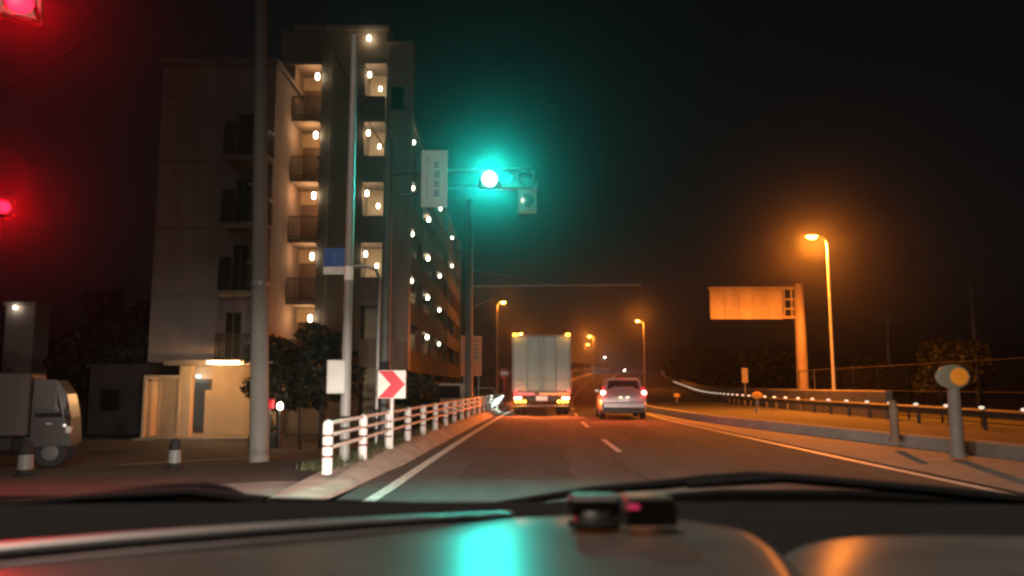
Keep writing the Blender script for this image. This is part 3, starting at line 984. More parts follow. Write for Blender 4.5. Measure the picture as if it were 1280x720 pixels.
# two red signals of the side street, left edge
for px, py, Y, pw, lb in ((24, 2, 8.6, 1700, 'red lit traffic signal high up near the junction, over the side road'), (4, 259, 18, 2000, 'red lit traffic signal on the far side of the side road')):
    q = P(px, py, Y)
    yaw = math.atan2(-q.x, Y)
    r_ = Matrix.Rotation(yaw, 3, 'Z')
    c = q - r_ @ Vector((0.38, 0, 0))
    mx, my = c.x - 2.6 * math.cos(yaw), c.y - 2.6 * math.sin(yaw) + 0.3
    t = empty('traffic_signal', (mx, my, lot(mx, my)), 0, lb, 'traffic signal')
    o = Vector(t.location)
    hh = q.z - o.z
    e_ = c - o + r_ @ Vector((0.5, 0.18, 0))
    MB().tube([(0, 0, -0.05), (0, 0, hh * 0.5), (0, 0, hh + 0.7)], [0.12, 0.105, 0.09], 12).build('mast', steel_dark, t, smooth=True)
    MB().tube([(0, 0, hh + 0.27), (e_.x, e_.y, hh + 0.26)], [0.05, 0.035], 8).build('arm', steel_dark, t)
    MB().tube([(0, 0, hh - 0.3), (e_.x * 0.6, e_.y * 0.6, hh + 0.25)], 0.025, 6).build('stay', steel_dark, t)
    signal(t, tuple(c - o), 2, pw, (0, 0, 1.25), R(70), yaw)

# ------------------------------------------------------------------ cantilever mast over the road, far utility poles
q = P(586, 500, 31)
cm = empty('cantilever_mast', (q.x, 31, 0.1), 0, 'dark steel mast with a long thin arm stretching over the left lane', 'mast')
hm = P(586, 250, 31).z - 0.1
MB().tube([(0, 0, -0.05), (0, 0, hm * 0.5), (0, 0, hm)], [0.16, 0.14, 0.12], 14).build('mast', steel_dark, cm, smooth=True)
za_ = P(700, 357, 31).z - 0.1
xe = P(801, 355, 31).x - q.x
MB().tube([(0.1, 0, za_ - 0.02), (xe, 0, za_ + 0.03)], [0.045, 0.03], 8).build('arm', steel, cm)
MB().tube([(0.1, 0, P(600, 337, 31).z - 0.1), (P(695, 355, 31).x - q.x, 0, za_ + 0.01)], 0.015, 6).build('stay', steel, cm)
MB().tube([(0.1, 0, P(590, 384, 31).z - 0.1), (P(617, 373, 31).x - q.x, 0, P(617, 373, 31).z - 0.1)], 0.025, 6).build('stay', steel, cm)
for px, Y, top, lb in ((1113, 70, 395, 'thin bare pole beyond the wire fence'), (1222, 60, 355, 'taller thin bare pole beyond the wire fence near the broad tree')):
    q = P(px, 480, Y)
    t = empty('utility_pole', (q.x, Y, zr(Y) - 0.3), 0, lb, 'pole')
    hh = P(px, top, Y).z - zr(Y) + 0.3
    MB().tube([(0, 0, 0), (0, 0, hh)], [0.19, 0.12], 12).build('shaft', polec, t, smooth=True)
    MB().box(-0.8, 0.8, -0.2, -0.12, hh - 0.6, hh - 0.5).build('cross_arm', steel, t)

# information board left of the truck, orange light put into its colours
q = P(589, 470, 37)
ib = empty('information_board', (q.x, 37, 0.1), 0, 'upright roadside board with grey text lines and orange light painted on the lower part', 'sign')
a, b = P(575, 420, 37), P(601, 470, 37)
w = (b.x - a.x) / 2
z0, z1 = b.z - 0.1, a.z - 0.1
for s in (-1, 1):
    MB().tube([(s * w * 0.7, 0, 0), (s * w * 0.7, 0, z1 - 0.1)], 0.035, 8).build('leg', steel, ib)
pn = MB().box(-w, w, -0.06, -0.036, z0, z1, 0.006).build('panel', M('board_cream_lit', (0.60, 0.29, 0.13), 0.5, 0.1, 4), ib)
MB().box(-w + 0.02, w - 0.02, -0.066, -0.0605, z0 + 0.02, z0 + (z1 - z0) * 0.36).build('lower_lit_panel', M('board_orange_lit', (0.75, 0.22, 0.03), 0.5, 0.12, 4), pn)  # orange light on the board's foot, painted as a panel
for k in range(5):
    zz = z1 - 0.22 - 0.19 * k
    MB().box(-w + 0.12, w - 0.14 - 0.05 * (k % 2), -0.0635, -0.0606, zz - 0.045, zz + 0.035).build('text_line', M('board_text', (0.20, 0.17, 0.15), 0.6, 0.4, 40), pn)
# small pink and red post sign in front of the lamp mast
q = P(631, 470, 44)
ps = empty('post_sign', (XL(44) - 0.62, 44, 0.15), 0, 'small red and white marker sign on a red post left of the truck', 'sign')
z1 = P(631, 462, 44).z - 0.15
MB().tube([(0, 0, 0), (0, 0, z1)], 0.05, 8).build('post', M('red_post', (0.42, 0.06, 0.05), 0.5, 0.1, 5), ps)
MB().lathe([(0.3, 0), (0.3, -0.025)], (0, -0.055, z1 - 0.2), axis='y', n=20).build('disc', M('red_post', None), ps)
MB().box(-0.2, 0.2, -0.086, -0.081, z1 - 0.28, z1 - 0.12).build('bar', white_sign, ps)
# grey frame gate at the end of the fence
q = P(606, 500, 40)
fg = empty('barrier_frame', (q.x, 40, 0.1), 0, 'plain grey tubular hoop barrier at the end of the white fence', 'barrier')
z1 = P(606, 485, 40).z - 0.1
MB().tube([(-0.5, 0, 0), (-0.5, 0, z1 - 0.08), (-0.44, 0, z1), (0.44, 0, z1), (0.5, 0, z1 - 0.08), (0.5, 0, 0)], 0.03, 8).build('hoop', steel, fg, smooth=True)
MB().tube([(-0.5, 0, z1 * 0.55), (0.5, 0, z1 * 0.55)], 0.02, 8).build('cross_bar', steel, fg)
# bright marker lamp low at the kerb
q = P(621, 503, 38)
ml = empty('marker_lamp', (q.x, 38, 0.15), 0, 'bright greenish white marker lamp low at the kerb by the truck', 'lamp')
hh = q.z - 0.15
MB().lathe([(0.08, -0.02), (0.06, 0.05), (0.06, max(0.1, hh - 0.1))], n=10).build('post', steel, ml)
for i in range(3):
    MB().tube([(-0.22 + 0.05 * i, -0.08, hh - 0.16 + 0.12 * i), (0.12 + 0.1 * i, -0.08, hh + 0.02 + 0.14 * i)], 0.035, 6).build('tube', glow('marker_tube', (0.85, 1.0, 0.86), 3.5), ml)
light('POINT', (0.1, -0.3, hh + 0.1), 30, (0.85, 1.0, 0.85), 0.1, ml)

# ------------------------------------------------------------------ right side: cantilever sign, guard rail, parapet, fence
og = M('sign_back_paint', (0.30, 0.24, 0.17), 0.65, 0.25, 1.2, stretch=(1, 1, 0.4))
q = P(1004, 490, 45)
gs = empty('cantilever_sign', (q.x, 45, -0.05), 0, 'wide blank sign board on a thick cantilever pole, lit orange by the street lamp', 'sign')
GO = Vector(gs.location)
hg = P(1001, 356, 45).z - GO.z
MB().tube([(0, 0, -0.2), (0, 0, hg * 0.6), (-0.03, 0, hg)], [0.32, 0.29, 0.26], 16).build('mast', og, gs, smooth=True)
MB().lathe([(0.27, hg), (0.12, hg + 0.08)], (-0.03, 0, 0), n=16).build('cap', og, gs)
a, b = P(885, 362, 45), P(978, 398, 45)
xl, xr, zt, zb = a.x - GO.x, b.x - GO.x, a.z - GO.z, b.z - GO.z
MB().box(xl, -0.2, -0.1, 0.1, zt - 0.02, zt + 0.16, 0.02).build('upper_beam', og, gs)
MB().box(xl + 0.1, -0.2, -0.08, 0.08, zb - 0.02, zb + 0.14, 0.02).build('lower_beam', og, gs)
MB().box(xr + 0.08, xr + 0.16, -0.06, 0.06, zb + 0.14, zt - 0.02).build('lattice_post', og, gs)
MB().box(xr + 0.5, xr + 0.58, -0.06, 0.06, zb + 0.14, zt - 0.02).build('lattice_post', og, gs)
for t_ in (0.33, 0.66):
    zz = zb + (zt - zb) * t_
    MB().box(xr + 0.16, -0.25, -0.05, 0.05, zz - 0.05, zz + 0.05).build('lattice_bar', og, gs)
nP = 5
for i in range(nP):
    xa_ = xl + 0.05 + (xr - xl - 0.05) * i / nP
    xb_ = xl + 0.05 + (xr - xl - 0.05) * (i + 1) / nP - 0.015
    MB().box(xa_, xb_, -0.16, -0.11, zb - 0.06, zt - 0.03, 0.008).build('panel', og, gs)
for i in range(3):
    zz = zb + 0.25 + (zt - zb - 0.5) * i / 2
    MB().box(xl + 0.06, xr, -0.19, -0.1605, zz - 0.03, zz + 0.03).build('stiffener', og, gs)

gr_ = empty('guard_rail', (0, 0, 0), 0, 'low steel guard rail with a row of white reflectors beyond the orange lit lane', 'guard rail')
gy_ = [16 + 2.0 * i for i in range(54)]
postm = MB().lathe([(0.06, 0), (0.06, 0.6), (0.03, 0.63)], n=8).mesh('post', M('rail_post', (0.12, 0.11, 0.10), 0.7, 0.2, 3))
refm = MB().lathe([(0.055, 0), (0.055, -0.02), (0.03, -0.03)], axis='y', n=10, scale=(1.5, 0.75)).mesh('reflector', M('reflector_white_glow', (0.8, 0.78, 0.72), 0.3, 0, emit=(1.0, 0.82, 0.62), es=1.0))  # emission stands in for the light the reflectors throw back
for i, y in enumerate(gy_):
    p = link('post', postm, gr_, (XG(y) + 0.12, y, zr(y)))
    link('reflector', refm, p, (-0.12, -0.08, 0.66))
for a, b in zip(gy_[:-1:2], gy_[2::2] + [gy_[-1]]):
    secs = []
    for k in range(5):
        y = a + (b - a) * k / 4
        x, z = XG(y), zr(y) + 0.38
        secs.append([(x + 0.05, y, z), (x - 0.02, y, z + 0.03), (x - 0.03, y, z + 0.08), (x + 0.03, y, z + 0.12), (x - 0.03, y, z + 0.17), (x - 0.02, y, z + 0.21), (x + 0.05, y, z + 0.24)])
    MB().loft(secs, cap=False).build('beam', M('rail_beam', (0.12, 0.11, 0.10), 0.7, 0.2, 3), gr_, smooth=True)

pw = empty('parapet_wall', (0, 0, 0), 0, 'long low concrete parapet wall curving away behind the guard rail', 'wall')
parm = M('parapet_concrete', (0.22, 0.20, 0.175), 0.9, 0.2, 0.9, bump=0.2)
yy = 30.0
while yy < 190:
    L = 3.0 if yy < 100 else 6.0
    secs = []
    for k in range(3):
        y = yy + 0.02 + (L - 0.04) * k / 2
        x, z = XG(y) + 0.75, zr(y)
        secs.append([(x, y, z - 0.2), (x, y, z + 1.02), (x + 0.03, y, z + 1.06), (x + 0.22, y, z + 1.06), (x + 0.25, y, z + 1.02), (x + 0.25, y, z - 0.2)])
    MB().loft(secs).build('wall_panel', parm, pw)
    yy += L

fp = empty('bridge_parapet', (0, 0, 0), 0, 'orange lit concrete parapet along the left of the distant rising road', 'wall')
yy = 78.0
while yy < 260:
    secs = []
    for k in range(3):
        y = yy + 0.03 + 5.94 * k / 2
        x, z = XL(y) - 1.0, zr(y)
        secs.append([(x, y, z - 0.2), (x, y, z + 1.5), (x - 0.03, y, z + 1.54), (x - 0.22, y, z + 1.54), (x - 0.25, y, z + 1.5), (x - 0.25, y, z - 0.2)])
    MB().loft(secs).build('wall_panel', parm, fp)
    yy += 6.0

wf = empty('wire_fence', (0, 0, 0), 0, 'tall wire mesh fence with a top rail behind the guard rail', 'fence')


def XW(y):
    return XG(y) + 1.35


meshm = M('fence_steel', (0.045, 0.04, 0.036), 0.9, 0.15, 4, spec=0.1)
ys_ = [12 + 2.5 * i for i in range(13)]
fpm = MB().lathe([(0.035, -0.3), (0.035, 2.05), (0.02, 2.08)], n=8).mesh('post', meshm)
for y in ys_:
    link('post', fpm, wf, (XW(y), y, zr(y) + 0.0))
for a, b in zip(ys_, ys_[1:]):
    for z in (2.0, 1.05, 0.15):
        MB().tube([(XW(a), a, z), (XW(b), b, z)], 0.022, 6).build('rail', meshm, wf)
    mb = MB()
    n = 26
    A, B = Vector((XW(a), a, 0)), Vector((XW(b), b, 0))
    vs, fs = [], []
    L = 2.5
    for k in range(-12, 26):
        for sgn in (1, -1):
            s0 = k * L / 16
            pts = []
            # wires at 45 degrees clipped to the bay
            t0, zz0 = s0, 0.15
            t1, zz1 = s0 + 1.85, 2.0
            if t0 < 0:
                zz0 += -t0
                t0 = 0
            if t1 > L:
                zz1 -= (t1 - L)
                t1 = L
            if t1 <= t0 or zz1 <= zz0:
                continue
            if sgn < 0:
                t0, t1 = L - t0, L - t1
            p, q = A.lerp(B, t0 / L), A.lerp(B, t1 / L)
            i = len(vs)
            r = 0.004
            vs += [(p.x, p.y, zz0 - r), (p.x, p.y, zz0 + r), (q.x, q.y, zz1 + r), (q.x, q.y, zz1 - r)]
            fs.append((i, i + 1, i + 2, i + 3))
    tag(mb.add(vs, fs).build('mesh_wires', meshm, wf), kind='stuff')

# delineator posts on the median
dpost = M('delineator_post', (0.30, 0.27, 0.235), 0.6, 0.12, 5)
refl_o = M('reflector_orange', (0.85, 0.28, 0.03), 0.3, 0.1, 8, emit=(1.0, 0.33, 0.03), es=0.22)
refl_w = M('reflector_pale', (0.34, 0.34, 0.25), 0.35, 0.1, 8)
for px, py, Y, hw, pwid, lb, two in ((1191, 471, 13.6, 0.24, 0.11, 'thick pale post topped by a round reflector, half pale and half orange', True),
                                     (946, 494, 36, 0.19, 0.07, 'median post with a small orange reflector before the cantilever sign', False),
                                     (846, 494, 58, 0.19, 0.07, 'distant median post with a small orange reflector right of the silver wagon', False)):
    q = P(px, py, Y)
    x = q.x
    zb = zr(Y) + 0.05
    t = empty('delineator', (x, Y, zb), 0, lb, 'marker post')
    hh = q.z - zb
    MB().lathe([(pwid * 1.25, 0), (pwid * 1.2, 0.06), (pwid, 0.1), (pwid * 0.9, hh - hw * 0.5)], n=14).build('post', dpost, t, smooth=True)
    if two:
        MB().lathe([(hw * 0.75, 0.03), (hw, 0.02), (hw, -0.02), (hw * 0.9, -0.03)], (-0.04, -0.06, hh), axis='y', n=24, scale=(1.2, 0.84)).build('disc', refl_w, t, smooth=True)
        MB().lathe([(0.13, -0.02), (0.12, -0.035), (0.05, -0.045)], (0.06, -0.072, hh), axis='y', n=20, scale=(1.2, 1.15)).build('reflector', refl_o, t, smooth=True)
    else:
        MB().lathe([(hw * 0.9, 0.03), (hw, 0.02), (hw, -0.02), (hw * 0.8, -0.035)], (0, -0.03, hh), axis='y', n=18, scale=(1.25, 0.8)).build('reflector', refl_o, t, smooth=True)
q = P(1119, 552, 15.8)
t = empty('rubber_post', (q.x, 15.8, 0.16), 0, 'dim plain marker post without a head on the median kerb', 'marker post')
hh = P(1119, 500, 15.8).z - 0.16
MB().lathe([(0.11, 0), (0.1, 0.05), (0.085, 0.08), (0.075, hh - 0.04), (0.03, hh)], n=14).build('post', M('dim_post', (0.24, 0.16, 0.10), 0.7, 0.15, 5), t, smooth=True)
MB().lathe([(0.081, hh * 0.65), (0.08, hh * 0.78)], n=14).build('band', M('dim_band', (0.30, 0.21, 0.14), 0.7, 0.15, 5), t)
q = P(926, 490, 45)
t = empty('verge_sign', (XG(52) + 0.55, 52, 0), 0, 'narrow pale plate on a thin post in front of the parapet', 'sign')
hh = P(926, 460, 52).z
MB().tube([(0, 0, 0), (0, 0, hh)], 0.035, 8).build('post', steel, t)
MB().box(-0.2, 0.2, -0.06, -0.036, hh - 0.95, hh, 0.01).build('plate', M('plate_cream', (0.45, 0.38, 0.26), 0.5, 0.1, 5), t)

# bollards on the side road
for px, py, Y, lb in ((218, 580, 15.8, 'dark rubber bollard with a white band standing at the painted bay line'), (31, 592, 13.6, 'dark rubber bollard with a white band beside the parked truck')):
    q = P(px, py, Y)
    t = empty('bollard', (q.x, Y, lot(q.x, Y)), 0, lb, 'bollard', 'bollards on the side road')
    MB().lathe([(0.17, -0.02), (0.17, 0.03), (0.12, 0.06), (0.10, 0.5), (0.07, 0.56), (0.02, 0.58)], n=16).build('body', rubber, t, smooth=True)
    MB().lathe([(0.124, 0.12), (0.116, 0.36)], n=16).build('reflective_band', M('band_white', (0.22, 0.21, 0.20), 0.5, 0.15, 6), t, smooth=True)


# ------------------------------------------------------------------ vehicles
def wheel(parent, x, y, r, w, name='wheel'):
    o = MB().lathe([(r * 0.72, -w / 2), (r * 0.95, -w / 2), (r, -w * 0.36), (r, w * 0.36), (r * 0.95, w / 2), (r * 0.72, w / 2)], (x, y, r), axis='x', n=22).build(name, rubber, parent, smooth=True)
    MB().lathe([(r * 0.2, -w / 2 - 0.012), (r * 0.35, -w / 2 + 0.005), (r * 0.66, -w / 2 - 0.004), (r * 0.66, w / 2 + 0.004), (r * 0.35, w / 2 - 0.005), (r * 0.2, w / 2 + 0.012)], (x, y, r), axis='x', n=18).build('rim', M('rim', (0.4, 0.4, 0.4), 0.35, 0.1, 5, metal=0.8), o, smooth=True)
    return o


tail_red = glow('tail_red', (1.0, 0.05, 0.05), 5.0)
tail_core = glow('tail_core', (1.0, 0.30, 0.22), 22)
tail_dim = M('tail_dim', (0.4, 0.01, 0.02), 0.25, 0, emit=(1.0, 0.03, 0.05), es=0.5)
amber = glow('amber_lamp', (1.0, 0.50, 0.04), 10)
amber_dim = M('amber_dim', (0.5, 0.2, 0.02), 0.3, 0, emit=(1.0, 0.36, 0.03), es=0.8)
plate_lit = M('plate_lit', (0.75, 0.74, 0.70), 0.5, 0.1, 10, emit=(1, 0.93, 0.85), es=0.25)

# box truck
TY = 34.0
tc = P(677, 480, TY)
trk = empty('box_truck', (tc.x, TY, 0), -0.035, 'box truck with a tall pale grey ribbed cargo box and lit tail lamps', 'truck')
bodym = M('truck_panel', (0.33, 0.58, 0.57), 0.45, 0.10, 1.2, stretch=(2, 2, 0.5))
bodyf = M('truck_frame', (0.22, 0.30, 0.30), 0.45, 0.12, 2)
zt = P(677, 419, TY).z
zb = 0.98
MB().box(-1.24, 1.24, 0.05, 8.4, zb, zt, 0.03).build('cargo_box', bodym, trk)
MB().box(-1.25, -1.17, -0.02, 0.05, zb - 0.02, zt + 0.01).box(1.17, 1.25, -0.02, 0.05, zb - 0.02, zt + 0.01).box(-1.17, 1.17, -0.015, 0.05, zt - 0.08, zt + 0.008).box(-1.17, 1.17, -0.02, 0.05, zb - 0.02, zb + 0.06).build('rear_frame', bodyf, trk)
for i in range(4):
    xa_ = -1.165 + 0.583 * i + 0.012
    xb_ = xa_ + 0.583 - 0.03
    d = MB().box(xa_, xb_, 0.0, 0.06, zb + 0.07, zt - 0.09, 0.012).build('door_panel', bodym, trk)
    MB().box(xa_ + 0.05, xb_ - 0.05, -0.008, 0.0, zb + 0.5, zb + 0.53).build('rib', bodyf, d)
for x in (-0.62, -0.1, 0.1, 0.62):
    MB().tube([(x, -0.035, zb + 0.02), (x, -0.035, zt - 0.05)], 0.012, 6).build('lock_bar', bodyf, trk)
for x in (-0.12, 0.12):
    MB().box(x - 0.14, x + 0.14, -0.06, -0.045, zb + 0.62, zb + 0.66).build('handle', steel, trk)
for x in (-1.12, 1.12):
    MB().box(x - 0.09, x + 0.09, -0.06, -0.02, zt - 0.02, zt + 0.07, 0.01).build('marker_lamp', amber, trk)
MB().box(-1.2, 1.2, 0.0, 8.3, 0.62, 0.9).build('chassis', black_p, trk)
bar = MB().box(-1.22, 1.22, -0.05, 0.05, 0.82, 0.955, 0.01).build('light_bar', M('bar_red', (0.28, 0.06, 0.05), 0.5, 0.15, 5), trk)
MB().box(-0.1, 1.18, -0.057, -0.051, 0.87, 0.935).build('reflector_strip', amber_dim, bar)
MB().box(-1.18, -0.3, -0.057, -0.051, 0.87, 0.935).build('reflector_strip', tail_dim, bar)
for s in (-1, 1):
    MB().box(min(s * 0.62, s * 1.2), max(s * 0.62, s * 1.2), -0.07, 0.03, 0.52, 0.80, 0.02).build('lamp_panel', black_p, trk)
    for i in range(3):
        x = s * (0.72 + 0.17 * i)
        MB().lathe([(0.06, 0), (0.055, -0.02), (0.02, -0.03)], (x, -0.071, 0.585), axis='y', n=12, scale=(1.2, 0.85)).build('indicator_lamp', amber, trk)
        if i > 0:
            MB().lathe([(0.06, 0), (0.055, -0.02), (0.02, -0.03)], (x + s * 0.03, -0.071, 0.73), axis='y', n=12, scale=(1.2, 0.85)).build('tail_lamp', tail_core, trk)
    MB().lathe([(0.045, 0), (0.04, -0.02)], (s * 1.08 if s < 0 else 1.14, -0.021, 1.03), axis='y', n=10).build('side_reflector', tail_red, trk)
    light('POINT', (s * 0.95, -0.35, 0.72), 18, (1.0, 0.05, 0.03), 0.08, trk)
    light('SPOT', (s * 0.98, -0.14, 0.72), 480, (1.0, 0.06, 0.03), 0.05, trk, aim=(0, -1, -0.03), size=R(110), blend=0.8)
    light('SPOT', (s * 0.88, -0.14, 0.585), 130, (1.0, 0.40, 0.02), 0.05, trk, aim=(0, -1, -0.03), size=R(110), blend=0.8)
    light('POINT', (s * 0.85, -0.35, 0.55), 16, (1.0, 0.42, 0.05), 0.08, trk)
    light('POINT', (s * 1.12, -0.18, zt + 0.12), 16, ORANGE, 0.05, trk)
    MB().box(min(s * 0.6, s * 1.2), max(s * 0.6, s * 1.2), 1.25, 1.28, 0.12, 0.62).build('mud_flap', rubber, trk)
MB().box(-0.24, 0.24, -0.075, -0.05, 0.62, 0.82, 0.006).build('number_plate', plate_lit, trk)
MB().box(-1.15, 1.15, -0.02, 0.06, 0.36, 0.46, 0.01).build('underrun_bar', M('bar_grey', (0.12, 0.12, 0.12), 0.5, 0.1, 5), trk)
for x in (-0.8, 0.8):
    MB().box(x - 0.04, x + 0.04, 0.0, 0.05, 0.462, 0.62).build('bar_bracket', black_p, trk)
for x in (-1.06, -0.78, 0.78, 1.06):
    wheel(trk, x, 1.8, 0.42, 0.24)
for x in (-1.02, 1.02):
    wheel(trk, x, 8.9, 0.42, 0.24)
cab = MB().loft([[(-1.1, y, 0.55), (-1.12, y, 1.5), (-1.0, y, z2), (1.0, y, z2), (1.12, y, 1.5), (1.1, y, 0.55)] for y, z2 in ((8.5, 2.45), (9.6, 2.5), (10.2, 2.3), (10.45, 1.5))]).build('cab', M('cab_white', (0.6, 0.6, 0.6), 0.35, 0.05, 3), trk)
for s in (-1, 1):
    MB().box(s * 1.45 - 0.1, s * 1.45 + 0.1, 10.0, 10.06, 1.6, 2.0, 0.02).build('mirror', black_p, trk)
    MB().tube([(s * 1.05, 10.05, 1.9), (s * 1.45, 10.03, 1.95)], 0.02, 6).build('mirror_arm', black_p, trk)

# silver wagon
CY = 30.0
cc = P(779.5, 480, CY)
car = empty('wagon_car', (cc.x, CY, 0), -0.055, 'silver estate wagon with red tail lamps driving beside the truck', 'car')
silver = M('silver_paint', (0.40, 0.395, 0.385), 0.32, 0.03, 1, metal=0.35, coat=0.5)


def sec(y, w, zs, belt, roofw, roofz):
    h = [(w * 0.86, 0.24), (w * 0.98, 0.33), (w, 0.55), (w * 0.985, 0.78), (w * 0.94, belt), (roofw + (w * 0.94 - roofw) * 0.12, roofz - (roofz - belt) * 0.10), (roofw * 0.92, roofz - 0.02), (roofw * 0.5, roofz)]
    return [(-x, y, z) for x, z in h] + [(x, y, z) for x, z in h[::-1]]


secs = [sec(0.0, 0.74, 0, 0.72, 0.66, 0.76), sec(0.02, 0.82, 0, 0.88, 0.74, 0.93), sec(0.10, 0.845, 0, 0.95, 0.74, 1.05), sec(0.38, 0.85, 0, 0.97, 0.64, 1.46),
        sec(0.65, 0.85, 0, 0.97, 0.63, 1.52), sec(1.6, 0.85, 0, 0.96, 0.63, 1.56), sec(2.5, 0.85, 0, 0.95, 0.62, 1.52), sec(3.3, 0.845, 0, 0.93, 0.62, 1.02), sec(4.1, 0.82, 0, 0.82, 0.6, 0.86), sec(4.4, 0.7, 0, 0.62, 0.5, 0.66)]
MB().loft(secs).build('body', silver, car, smooth=True)
# rear glass lies on the raked tailgate
rw = MB().add([(-0.62, 0.085, 1.0), (0.62, 0.085, 1.0), (0.54, 0.345, 1.44), (-0.54, 0.345, 1.44), (-0.62, 0.12, 1.0), (0.62, 0.12, 1.0), (0.54, 0.38, 1.44), (-0.54, 0.38, 1.44)],
              [(0, 1, 2, 3), (7, 6, 5, 4), (0, 4, 5, 1), (1, 5, 6, 2), (2, 6, 7, 3), (3, 7, 4, 0)]).build('rear_window', glassd, car)
MB().tube([(-0.25, 0.09, 1.02), (0.12, 0.14, 1.09)], 0.012, 6).build('rear_wiper', black_p, rw)
MB().box(-0.58, 0.58, 0.26, 0.42, 1.49, 1.525, 0.01).build('spoiler', silver, car)
for s in (-1, 1):
    a = [(s * 0.70, 0.03, 0.80), (s * 0.84, 0.05, 0.80), (s * 0.80, 0.22, 1.20), (s * 0.66, 0.19, 1.20)]
    bk = [(x * 0.99, y + 0.09, z) for x, y, z in a]
    tl = MB().add(a + bk, [(0, 1, 2, 3), (4, 7, 6, 5), (0, 4, 5, 1), (1, 5, 6, 2), (2, 6, 7, 3), (3, 7, 4, 0)]).build('tail_lamp', tail_dim, car)
    MB().lathe([(0.085, 0), (0.07, -0.03), (0.02, -0.04)], (s * 0.755, 0.07, 0.98), axis='y', n=14).build('bulb_lens', tail_core, tl)
    MB().box(s * 0.72 - 0.07, s * 0.72 + 0.07, -0.03, 0.02, 0.46, 0.60, 0.015).build('bumper_reflector', tail_red if s > 0 else tail_dim, car)
    light('POINT', (s * 0.82, -0.22, 0.98), 7, (1.0, 0.05, 0.05), 0.07, car)
    light('SPOT', (s * 0.76, -0.02, 0.98), 260, (1.0, 0.06, 0.03), 0.05, car, aim=(0, -1, -0.02), size=R(110), blend=0.8)
    for y0, y1, k in ((0.75, 1.55, 0), (1.65, 2.55, 1)):
        yt0, yt1 = y0 + 0.05, y1 - (0.35 if k else 0.04)
        MB().add([(s * 0.808, y0, 0.99), (s * 0.808, y1, 0.99), (s * 0.66, yt1, 1.45), (s * 0.66, yt0, 1.45)], [(0, 1, 2, 3)]).build('side_window', glassd, car)
    MB().box(s * 0.87 - 0.08, s * 0.87 + 0.08, 2.55, 2.65, 0.98, 1.12, 0.02).build('mirror', silver, car)
    wheel(car, s * 0.76, 0.82, 0.31, 0.2)
    wheel(car, s * 0.76, 3.45, 0.31, 0.2)
MB().box(-0.80, 0.80, -0.06, 0.12, 0.40, 0.64, 0.05).build('bumper', silver, car)
MB().box(-0.76, 0.76, -0.045, 0.1, 0.24, 0.40, 0.03).build('lower_bumper', black_p, car)
MB().box(-0.34, 0.34, -0.012, 0.01, 0.665, 0.83, 0.01).build('plate_recess', silver, car)
MB().box(-0.17, 0.17, -0.024, -0.012, 0.67, 0.80, 0.004).build('number_plate', plate_lit, car)
for x in (-0.12, 0.14):
    MB().box(x - 0.05, x + 0.05, -0.03, -0.012, 0.81, 0.835).build('plate_lamp', glow('plate_lamp', (1, 0.7, 0.4), 5), car)
MB().box(-0.15, 0.15, 0.245, 0.262, 1.495, 1.515).build('brake_lamp', tail_dim, car)
MB().tube([(0.5, 0.7, 1.5), (0.56, 0.55, 1.68)], 0.008, 5).build('antenna', black_p, car)

# parked truck, left edge
KY = 15.6
kc = P(48, 540, KY)
kz = lot(kc.x, KY)
ks = P(45, 540, KY).x
kt = empty('parked_truck', (kc.x, KY + 0.2, kz), 0.36, 'small parked truck with a tan box body at the edge of the side road', 'truck')
tan = M('tan_box', (0.06, 0.042, 0.036), 0.6, 0.12, 2)
cabm = M('cab_paint', (0.036, 0.029, 0.026), 0.35, 0.08, 2)
zt = P(20, 466, KY).z - kz
MB().box(-3.0, -0.27, -0.05, 1.45, 0.62, zt, 0.03).build('box_body', tan, kt)
for i in range(4):
    x = -2.8 + 0.75 * i
    MB().box(x, x + 0.05, -0.07, -0.0505, 0.66, zt - 0.04).build('box_rib', tan, kt)
MB().box(-2.95, 0.4, 0.1, 1.3, 0.36, 0.6).build('chassis', black_p, kt)
MB().loft([[(x, -0.02, 0.42), (x, -0.02, za_ * 0.62 + 0.1), (x - 0.0, 0.06, za_), (x, 1.34, za_), (x, 1.42, za_ * 0.62 + 0.1), (x, 1.42, 0.42)] for x, za_ in ((-0.24, zt - 0.12), (0.15, zt - 0.14), (0.34, zt - 0.42), (0.44, 0.95), (0.48, 0.5))]).build('cab', cabm, kt)
MB().add([(-0.18, -0.03, 0.98), (0.30, -0.03, 0.98), (0.14, 0.045, zt - 0.24), (-0.18, 0.045, zt - 0.24)], [(0, 1, 2, 3)]).build('side_window', glassd, kt)
MB().box(0.34, 0.42, -0.16, -0.03, 1.0, 1.15, 0.02).build('mirror', black_p, kt)
MB().box(0.02, 0.12, -0.045, -0.02, 0.84, 0.87).build('door_handle', steel, kt)
MB().box(0.36, 0.46, -0.035, 0.25, 0.66, 0.80, 0.02).build('headlight', M('head_lens', (0.6, 0.58, 0.55), 0.15, 0.05, 5), kt)
MB().lathe([(0.02, 0), (0.03, -0.02)], (0.35, -0.05, 0.82), axis='y', n=8).build('side_lamp', M('side_lamp', (0.8, 0.75, 0.7), 0.2, 0, emit=(1, 0.9, 0.8), es=0.7), kt)
for x in (-2.2, 0.12):
    for y in (0.1, 1.25):
        o = MB().lathe([(0.2, -0.09), (0.27, -0.09), (0.29, -0.06), (0.29, 0.06), (0.27, 0.09), (0.2, 0.09)], (x, y, 0.29), axis='y', n=20).build('wheel', rubber, kt, smooth=True)
        MB().lathe([(0.06, -0.1), (0.19, -0.085), (0.19, 0.085), (0.06, 0.1)], (x, y, 0.29), axis='y', n=16).build('rim', steel_dark, o)

